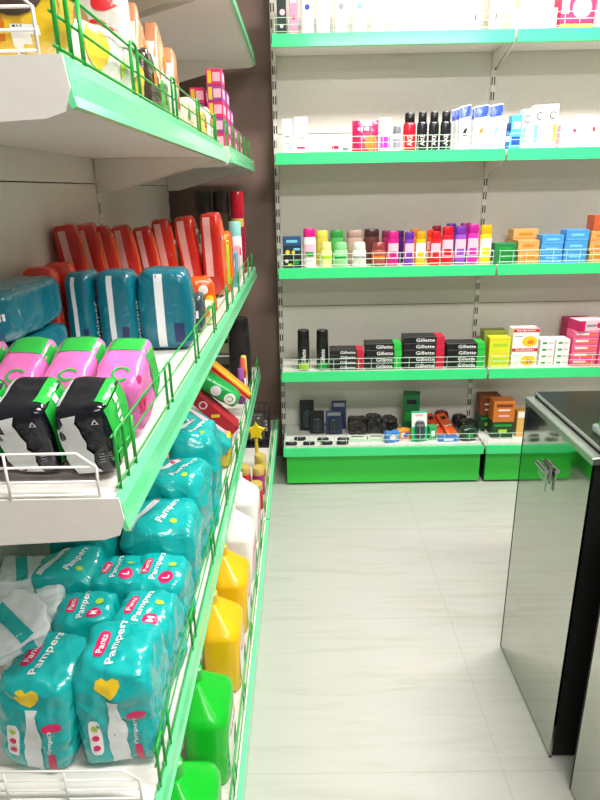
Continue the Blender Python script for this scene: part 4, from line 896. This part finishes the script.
# far end bottles
BRN = mat('bottle_brown', (62, 48, 38), rough=.15, coat=.4)
for px, X0_, Y, lab in [(209, -.420, 2.86, 'brown oil bottle at the far end of the second left shelf, left one'), (228, -.342, 2.88, 'brown oil bottle at the far end of the second left shelf, right one')]:
    bottle('oil_bottle', lab, 'bottle', (X0_-.015, Y, z2), .075, .06, .36, BRN, P('capbrown', (40, 34, 30)), 'neck' if False else 'can', labm=T_GREY, lab=(.25, .5), group='brown oil bottles')
bottle('shampoo_bottle', 'tall dark red bottle with gold band, far end of the second left shelf', 'bottle', (-.284, 2.87, z2), .062, .055, .355, P('crimson', (150, 16, 52), .2), P('crimsoncap', (176, 18, 40), .2), 'can', labm=mat('print_gold', (196, 170, 70)), lab=(.58, .68))
bottle('lotion_tube', 'white lotion bottle with pink print in front of the dark red bottle', 'bottle', (-.286, 2.73, z2), .055, .045, .235, lotion, P('aquacap', (150, 214, 206)), 'can', labm=T_PINK, lab=(.15, .55), labm2=T_WHITE)
for k, (X_, Y, w, h, c, lab) in enumerate([(-.277, 2.46, .045, .13, (90, 170, 200), 'small blue carton by the far front wire of the second left shelf'), (-.277, 2.55, .045, .15, (236, 180, 190), 'small pink carton by the far front wire of the second left shelf'), (-.277, 2.625, .04, .10, (236, 232, 226), 'small white carton by the far front wire of the second left shelf'), (-.330, 2.50, .05, .22, (60, 70, 66), 'dark slim carton standing behind the small cartons by the far wire')]):
    carton('small_carton', lab, 'box', (X_, Y, z2), w, .06, h, card('smallc%d' % k, c), prints=[('label', T_WHITE if k != 2 else T_RED, s_rect(w*.7, h*.2), 'front', (0, h*.2)), ('label', T_PINK if k != 1 else T_BLUE, s_rect(w*.6, h*.12), 'front', (0, -h*.15))], group='small cartons by the far wire')

# ---- first (upper) left shelf
YB = film('bag_yellow', (238, 196, 46), .25)
t = thing('photo_bag', 'yellow bag with a photo print behind the white end wire, upper left shelf', 'bag', (-.375, .765, z1+.001), 0)
b = MB().soft(.25, .10, .26, k=5, n=16, wr=.004, seed=101).build('bag_body', YB, t, smooth='all')
decal(t, 'photo_print', mat('print_skin', (226, 168, 132)), s_disc(.030, sx=1.0), (.045, 0, .060), 'front', 0, b, .001)
decal(t, 'photo_print', mat('print_hair', (66, 50, 40)), s_disc(.024, sx=1.25), (.085, 0, .064), 'front', 0, b, .0014)
decal(t, 'photo_print', mat('print_amber', (214, 120, 24)), s_disc(.045, sx=1.7), (.0, 0, .020), 'front', .2, b, .0008)
decal(t, 'barcode', T_WHITE, s_rect(.036, .026, 0, 0, 4, 3), (.098, 0, .020), 'front', 0, b, .0012)
decal(t, 'barcode_bars', T_BLACK, join_shapes(*[s_rect(.0012+.0016*(q % 3 == 0), .024, -.014+.0035*q, 0) for q in range(9)]), (.098, 0, .020), 'front', 0, b, .0018)
soft_item('white_yellow_bag', 'glossy white and yellow bag lying along the front wire of the upper left shelf', 'bag', (-.302, 1.015, z1+.001), .085, .36, .085, film('glosswhite', (246, 244, 232), .15), rot=(0, .1, 0), seed=103, wr=.007, k=3.5, prints=[('print_spot', T_YEL, s_disc(.034, sx=1.5), (0, .10, .03), 'right', 0), ('print_spot', T_YEL, s_disc(.026, sx=1.4), (0, -.12, .05), 'right', 0), ('print_spot', T_LIME, s_disc(.012), (0, -.02, .04), 'right', 0)])
t = soft_item('white_bag', 'large white bag with red lettering standing behind the yellow bag', 'bag', (-.425, 1.30, z1+.001), .22, .10, .27, film('whitebag', (226, 222, 214), .3), seed=104, wr=.006, prints=[('lettering', T_RED, s_text('CO', .036, bold=.03), (.082, 0, .138), 'front', -.3), ('picture', mat('print_tanleaf', (190, 150, 110)), s_disc(.025), (.03, 0, .155), 'front', 0), ('lettering', T_RED, s_disc(.016, sx=1.6), (.085, 0, .19), 'front', .4)])
PEACH = film('peach', (244, 168, 122), .25)
for k, (y, X, h, lab) in enumerate([(1.45, -.34, .205, 'peach and white pack leaning on the upper left shelf, nearest one'), (1.67, -.345, .225, 'peach and white pack in the middle of three on the upper left shelf'), (1.88, -.35, .205, 'peach and white pack, farthest of three on the upper left shelf')]):
    soft_item('peach_pack', lab, 'pack', (X-.01, y, z1+.036), .040, .16, h, PEACH, rot=(-.48, 0, .1), seed=110+k, k=8, wr=.007, group='peach and white packs', prints=[('label', T_WHITE, s_rect(.09, h*.35, 0, 0, 6, 6), (0, -.01, h*.35), 'right', 0), ('picture', T_ORANGE, s_disc(.02), (0, .0, h*.7), 'right', 0), ('print_line', T_RED, s_rect(.06, .012, 0, 0, 4, 1), (0, 0, h*.45), 'right', .2), ('label', T_WHITE, s_rect(.03, h*.6, 0, 0, 3, 6), (0, 0, h*.4), 'front', 0)])
for k, (y, X, c, h, lab) in enumerate([(1.335, -.284, (96, 170, 80), .075, 'small green and white sachet by the front wire of the upper left shelf'), (1.235, -.284, (70, 56, 44), .11, 'small dark brown jar-shaped sachet left of the green one'), (1.45, -.284, (240, 236, 220), .085, 'small white sachet right of the green one'), (1.58, -.284, (232, 222, 190), .07, 'small cream sachet behind the white one'), (1.71, -.284, (240, 226, 200), .09, 'pale cream crinkled sachet midway along the wire'), (1.84, -.284, (226, 196, 90), .08, 'small yellow sachet before the soap stack'), (1.96, -.284, (240, 238, 232), .10, 'white sachet next to the soap stack')]):
    soft_item('sachet', lab, 'sachet', (X, y, z1+.001), .05, .085, h, film('sach%d' % k, c, .2), seed=120+k, wr=.006, group='small sachets on the upper left shelf', prints=[('label', [T_WHITE, T_ORANGE, T_RED, T_GREEN, T_ORANGE, T_RED, T_GREEN][k], s_disc(.013), (0, 0, h*.55), 'right', 0)])
sp = card('soap_pink', (222, 40, 110)); spp = card('soap_purple', (160, 60, 150))
def tiny_soap(lab, x, y, z, m):
    return carton('soap_box', lab, 'box', (x, y, z), .048, .08, .046, m, group='small pink soap boxes on the upper left shelf', prints=[('label', T_YEL, s_rect(.012, .036), 'front', (-.014, 0)), ('label', T_PALE, s_rect(.024, .026), 'front', (.008, 0)), ('label', T_PALE, s_rect(.06, .026), 'right')])
base = None; HT = ['lowest', 'second', 'third', 'fourth', 'topmost']; HT4 = ['lowest', 'second', 'third', 'topmost']
for c, (x, y, n, cn) in enumerate([(-.268, 2.20, 5, 'the near column beside the wire'), (-.330, 2.24, 4, 'the column farther from the wire'), (-.268, 2.32, 4, 'the second column along the wire'), (-.268, 2.43, 3, 'the third column along the wire'), (-.268, 2.54, 2, 'the fourth column along the wire'), (-.268, 2.65, 2, 'the fifth column along the wire'), (-.268, 2.76, 2, 'the sixth column along the wire')]):
    for k in range(n):
        nm = HT if n == 5 else HT4 if n == 4 else ['lowest', 'middle', 'topmost'] if n == 3 else ['lower', 'upper']
        m = sp if (k+c) % 2 == 0 else spp
        tiny_soap(f'small {"pink" if m is sp else "purple"} soap box, {nm[k]} of {cn}, upper left shelf', x, y, z1+.0466*k, m)

# ---- base of the left shelving: jugs
def jug(label, y, m, capm, h=.226, X=-.214, group='cleaner jugs on the bottom left shelf', lm=T_WHITE, w=.098, d=.15):
    t = thing('cleaner_jug', label, 'jug', (X, y, z4), 0, group)
    prof = [(.92,0),(1,.03),(1,.66),(.97,.70),(.84,.75),(.50,.88),(.30,.96)]
    mb = MB(); rings = []; seg = 28
    for r, z in prof:
        R = []
        for k in range(seg):
            a = 2*PI*k/seg; c, s = math.cos(a), math.sin(a); q = (abs(c)**4.5+abs(s)**4.5)**(-1/4.5)
            rr = r; shift = -.022*max(0, (z-.68)/.28)
            R.append(mb.bm.verts.new((w/2*rr*q*c+shift, d/2*(r if z > .7 else max(r, .9))*q*s, z*h)))
        rings.append(R)
    for A, B in zip(rings, rings[1:]):
        for k in range(seg): mb.bm.faces.new((A[k], A[(k+1)%seg], B[(k+1)%seg], B[k]))
    mb.bm.faces.new(rings[0][::-1]); mb.bm.faces.new(rings[-1])
    bmesh.ops.bevel(mb.bm, geom=[e for e in mb.bm.edges if abs(e.verts[0].co.z-.0) < 1e-6 and abs(e.verts[1].co.z) < 1e-6], offset=.003, segments=1, affect='EDGES')
    b = mb.build('jug_body', m, t, smooth=True)
    c = MB().lathe([(.016, h*.955), (.017, h*.96), (.015, h*1.07), (.011, h*1.08)], 1, 14); bmesh.ops.translate(c.bm, verts=c.bm.verts, vec=(-.022, 0, 0)); c.build('cap', capm, t, smooth=True)
    decal(t, 'label', lm, s_round(d*.74, h*.5, 0, 0, 5), (0, 0, h*.32), 'right', 0, b, .0008)
    decal(t, 'label_picture', T_GREEN if m is not JY else mat('print_olive', (96, 110, 60)), s_disc(.022), (0, .02, h*.2), 'right', 0, b, .0014)
    decal(t, 'lettering', T_ORANGE, s_scrawl(.08, .016, 4), (0, 0, h*.45), 'right', 0, b, .0014)
    return t
JG = mat('jug_green', (20, 190, 44), rough=.28, coat=.2); JY = mat('jug_yellow', (238, 190, 20), rough=.28, coat=.2); JW = mat('jug_white', (240, 238, 232), rough=.3)
jug('green cleaner jug at the near end of the bottom left shelf', .80, JG, JG)
jug('green cleaner jug, second from the near end, below the nappy packs', 1.02, JG, JG)
jug('yellow cleaner jug right behind the green ones', 1.27, JY, JY)
jug('yellow cleaner jug, second yellow one beside the white jugs', 1.48, JY, JY)
jug('white cleaner jug directly behind the yellow ones', 1.71, JW, T_WHITE, lm=T_PALE)
jug('white cleaner jug, farther of the two white ones', 1.94, JW, T_WHITE, lm=T_PALE)
for k, (X_, y, w, h, c, cat, lab) in enumerate([(-.190, 2.13, .05, .11, (190, 30, 50), 'can', 'red can standing by the bottom left wire, front one'), (-.246, 2.10, .05, .13, (210, 40, 90), 'can', 'pink-red can left of the front red one'), (-.190, 2.25, .05, .12, (160, 40, 120), 'can', 'purple can behind the front red one'), (-.246, 2.24, .05, .13, (200, 36, 60), 'can', 'red can behind the pink-red one'), (-.190, 2.37, .05, .12, (214, 190, 60), 'can', 'yellow can behind the purple one')]):
    bottle('polish_can', lab, cat, (X_, y, z4+.0002), w, w, h, P('can%d' % k, c), P('cancap%d' % k, (206, 182, 96)), 'can', labm=T_YEL if k % 2 else T_RED, lab=(.2, .5), group='polish cans on the bottom left shelf')
# yellow star brush
t = thing('star_brush', 'yellow star-shaped brush standing behind the cans at the far bottom left', 'brush', (-.215, 2.50, z4+.0002), 0)
pts = []
for q in range(10):
    a = PI/2+PI*q/5; r = .045 if q % 2 == 0 else .02; pts.append((r*math.cos(a), 0, .17+r*math.sin(a)))
MB().prism(pts, (0, .02, 0)).bevel(.003, 1).build('brush_head', P('starbrush', (232, 206, 30)), t)
MB().tube([(0, .01, 0), (0, .01, .14)], .008, 8).build('handle', P('starhandle', (220, 190, 40)), t)
soft_item('green_sachet', 'green and yellow sachet leaning on the bottom left wire', 'sachet', (-.180, 2.00+.045, z4-.001), .02, .05, .14, film('greensach', (150, 180, 50)), seed=140, prints=[('label', T_RED, s_disc(.01), (0, 0, .09), 'right', 0)]) if False else None
# black wire baskets at the far end
BWIRE = mat('wire_black', (34, 34, 34), rough=.4)
t = thing('wire_basket', 'black wire basket at the far end of the bottom left shelf', 'basket', (-.285, 2.82, z4+.0002), 0)
MB().box(-.11, .11, -.10, .10, 0, .006).build('tray', BWIRE, t)
g = MB()
for z in (.05, .11, .16): g.tube([(-.11, -.10, z), (.11, -.10, z), (.11, .10, z), (-.11, .10, z)], .003, 6, True)
for q in range(9):
    x = -.11+.0275*q
    for y in (-.10, .10): g.tube([(x, y, .003), (x, y, .16)], .002, 5)
for q in range(7):
    y = -.10+.033*q
    for x in (-.11, .11): g.tube([(x, y, .003), (x, y, .16)], .002, 5)
g.build('wire_sides', BWIRE, t)
MB().tube([(-.03, -.1, .16), (-.03, -.105, .20), (.03, -.105, .20), (.03, -.1, .16)], .003, 6).build('handle', STEEL, t)
for k, (dx, dy, c) in enumerate([(-.05, -.04, (70, 66, 62)), (.045, -.03, (86, 84, 80)), (0, .05, (50, 46, 44))]):
    soft_item('grey_pack', ['dark grey pack in the black basket, left one', 'mid grey pack in the black basket, right one', 'near-black pack at the back of the black basket'][k], 'pack', (-.285+dx, 2.82+dy, z4+.007), .085, .075, .14, film('basket%d' % k, c), seed=150+k, group='packs in the wire basket', prints=[('label', T_GREY, s_rect(.04, .02, 0, 0, 3, 3), (0, 0, .08), 'front', 0)])

# ================================================================== counters on the right
XC, ZC, Y0C, Y1C = .627, .862, 1.224, 1.637
MIRROR = mat('mirror_steel', (190, 194, 184), rough=.06, metal=1.0, bump=(5, .11, .8))
BLACKG = mat('black_glass', (26, 30, 25), rough=.2, spec=.25); BLACKM = mat('black_board', (8, 8, 8), rough=.6)
ALU = mat('aluminium', (206, 210, 208), rough=.25, metal=.9)
def counter(y0, y1, label, handle=True, xw=.62, xoff=0.0):
    t = thing('display_counter', label, 'counter', (XC+xoff, y0, 0), 0, 'mirror-fronted counters')
    L_ = y1-y0
    MB().box(.006, xw, .004, L_-.004, .004, ZC-.02).build('carcass', BLACKM, t)
    f = MB().box(0, .006, 0, L_, .0, ZC-.012).build('front_panel', MIRROR, t)
    MB().box(-.001, .008, L_-.001, L_+.002, 0, ZC-.018).build('edge_trim', BLACKM, t); MB().box(-.002, .008, 0, L_, 0, .008).build('bottom_trim', ALU, t)
    MB().box(-.004, .022, -.004, L_+.004, ZC-.018, ZC).bevel(.002, 1).build('top_frame', ALU, t)
    MB().box(.022, xw, .004, L_+.002, ZC-.018, ZC+.004).build('inner_board', BLACKM, t)
    MB().box(.022, xw, .004, L_+.006, ZC+.004, ZC+.013).bevel(.002, 1).build('glass_edge', ALU, t)
    MB().box(.027, xw, .009, L_+.001, ZC+.0125, ZC+.0145).build('glass_top', BLACKG, t)
    if handle:
        p = at_x(547, 468, XC); hy = p.y-y0; hz = p.z
        h = MB().box(-.004, 0, -.026, .026, -.034, .016).bevel(.001, 1).build('latch', STEEL, t, loc=(0, hy, hz)); h['label'] = 'chrome latch'
        MB().tube([(-.014, -.032, .004), (-.014, .030, .004)], .0065, 12).build('barrel', STEEL, h)
        MB().box(-.013, -.010, -.026, .026, -.030, .002).bevel(.001, 1).build('hasp_plate', STEEL, h)
        MB().box(-.014, -.009, -.030, -.018, -.052, -.002).bevel(.001, 1).build('tongue', STEEL, h)
    return t
counter(Y0C, Y1C, 'mirror-fronted counter with black glass top and chrome latch, farther one by the shelving')
counter(.35, 1.130, 'nearer mirror-fronted counter cut by the lower right corner of the picture', False, .5, .016)
# green display stand on the counter, at the right edge
p = at_y(600, 430, 1.30)
t = thing('display_stand', 'green upright display stand on the counter at the right edge of the picture', 'display stand', (p.x+.062, 1.30, ZC+.015), 0)
MB().box(-.062, .06, -.045, .045, 0, .02).bevel(.008, 3).build('clear_base', mat('clear_plastic', (206, 220, 212), rough=.08, alpha=.4), t, smooth=True)
pp = at_y(598, 292, 1.30)
MB().box(-.058, .05, -.02, .02, .02, pp.z-ZC).bevel(.004, 2).build('panel', P('standgreen', (50, 190, 90)), t)
decal(t, 'label', T_WHITE, s_rect(.06, .10), (.0, -.02, .14), 'front')

# ------------------------------------------------------------------ camera, world, view
cd = bpy.data.cameras.new('camera'); cam = bpy.data.objects.new('camera', cd); COL.objects.link(cam)
cd.sensor_fit = 'VERTICAL'; cd.sensor_height = 24; cd.lens = 24*F_PX/800; cd.clip_start = .02
M = Matrix((AX_R, AX_U, -AX_F)).transposed().to_4x4(); M.translation = CAM; cam.matrix_world = M
scene.camera = cam
w = bpy.data.worlds.new('world'); scene.world = w; w.use_nodes = True
w.node_tree.nodes['Background'].inputs[0].default_value = (1, .98, .95, 1); w.node_tree.nodes['Background'].inputs[1].default_value = .3
scene.view_settings.view_transform = 'Standard'; scene.view_settings.look = 'None'; scene.view_settings.gamma = 1; scene.view_settings.use_curve_mapping = False
scene.view_settings.exposure = 0.22
scene.cycles.use_denoising = True
scene.cycles.max_bounces = 8; scene.cycles.diffuse_bounces = 5; scene.cycles.transparent_max_bounces = 12
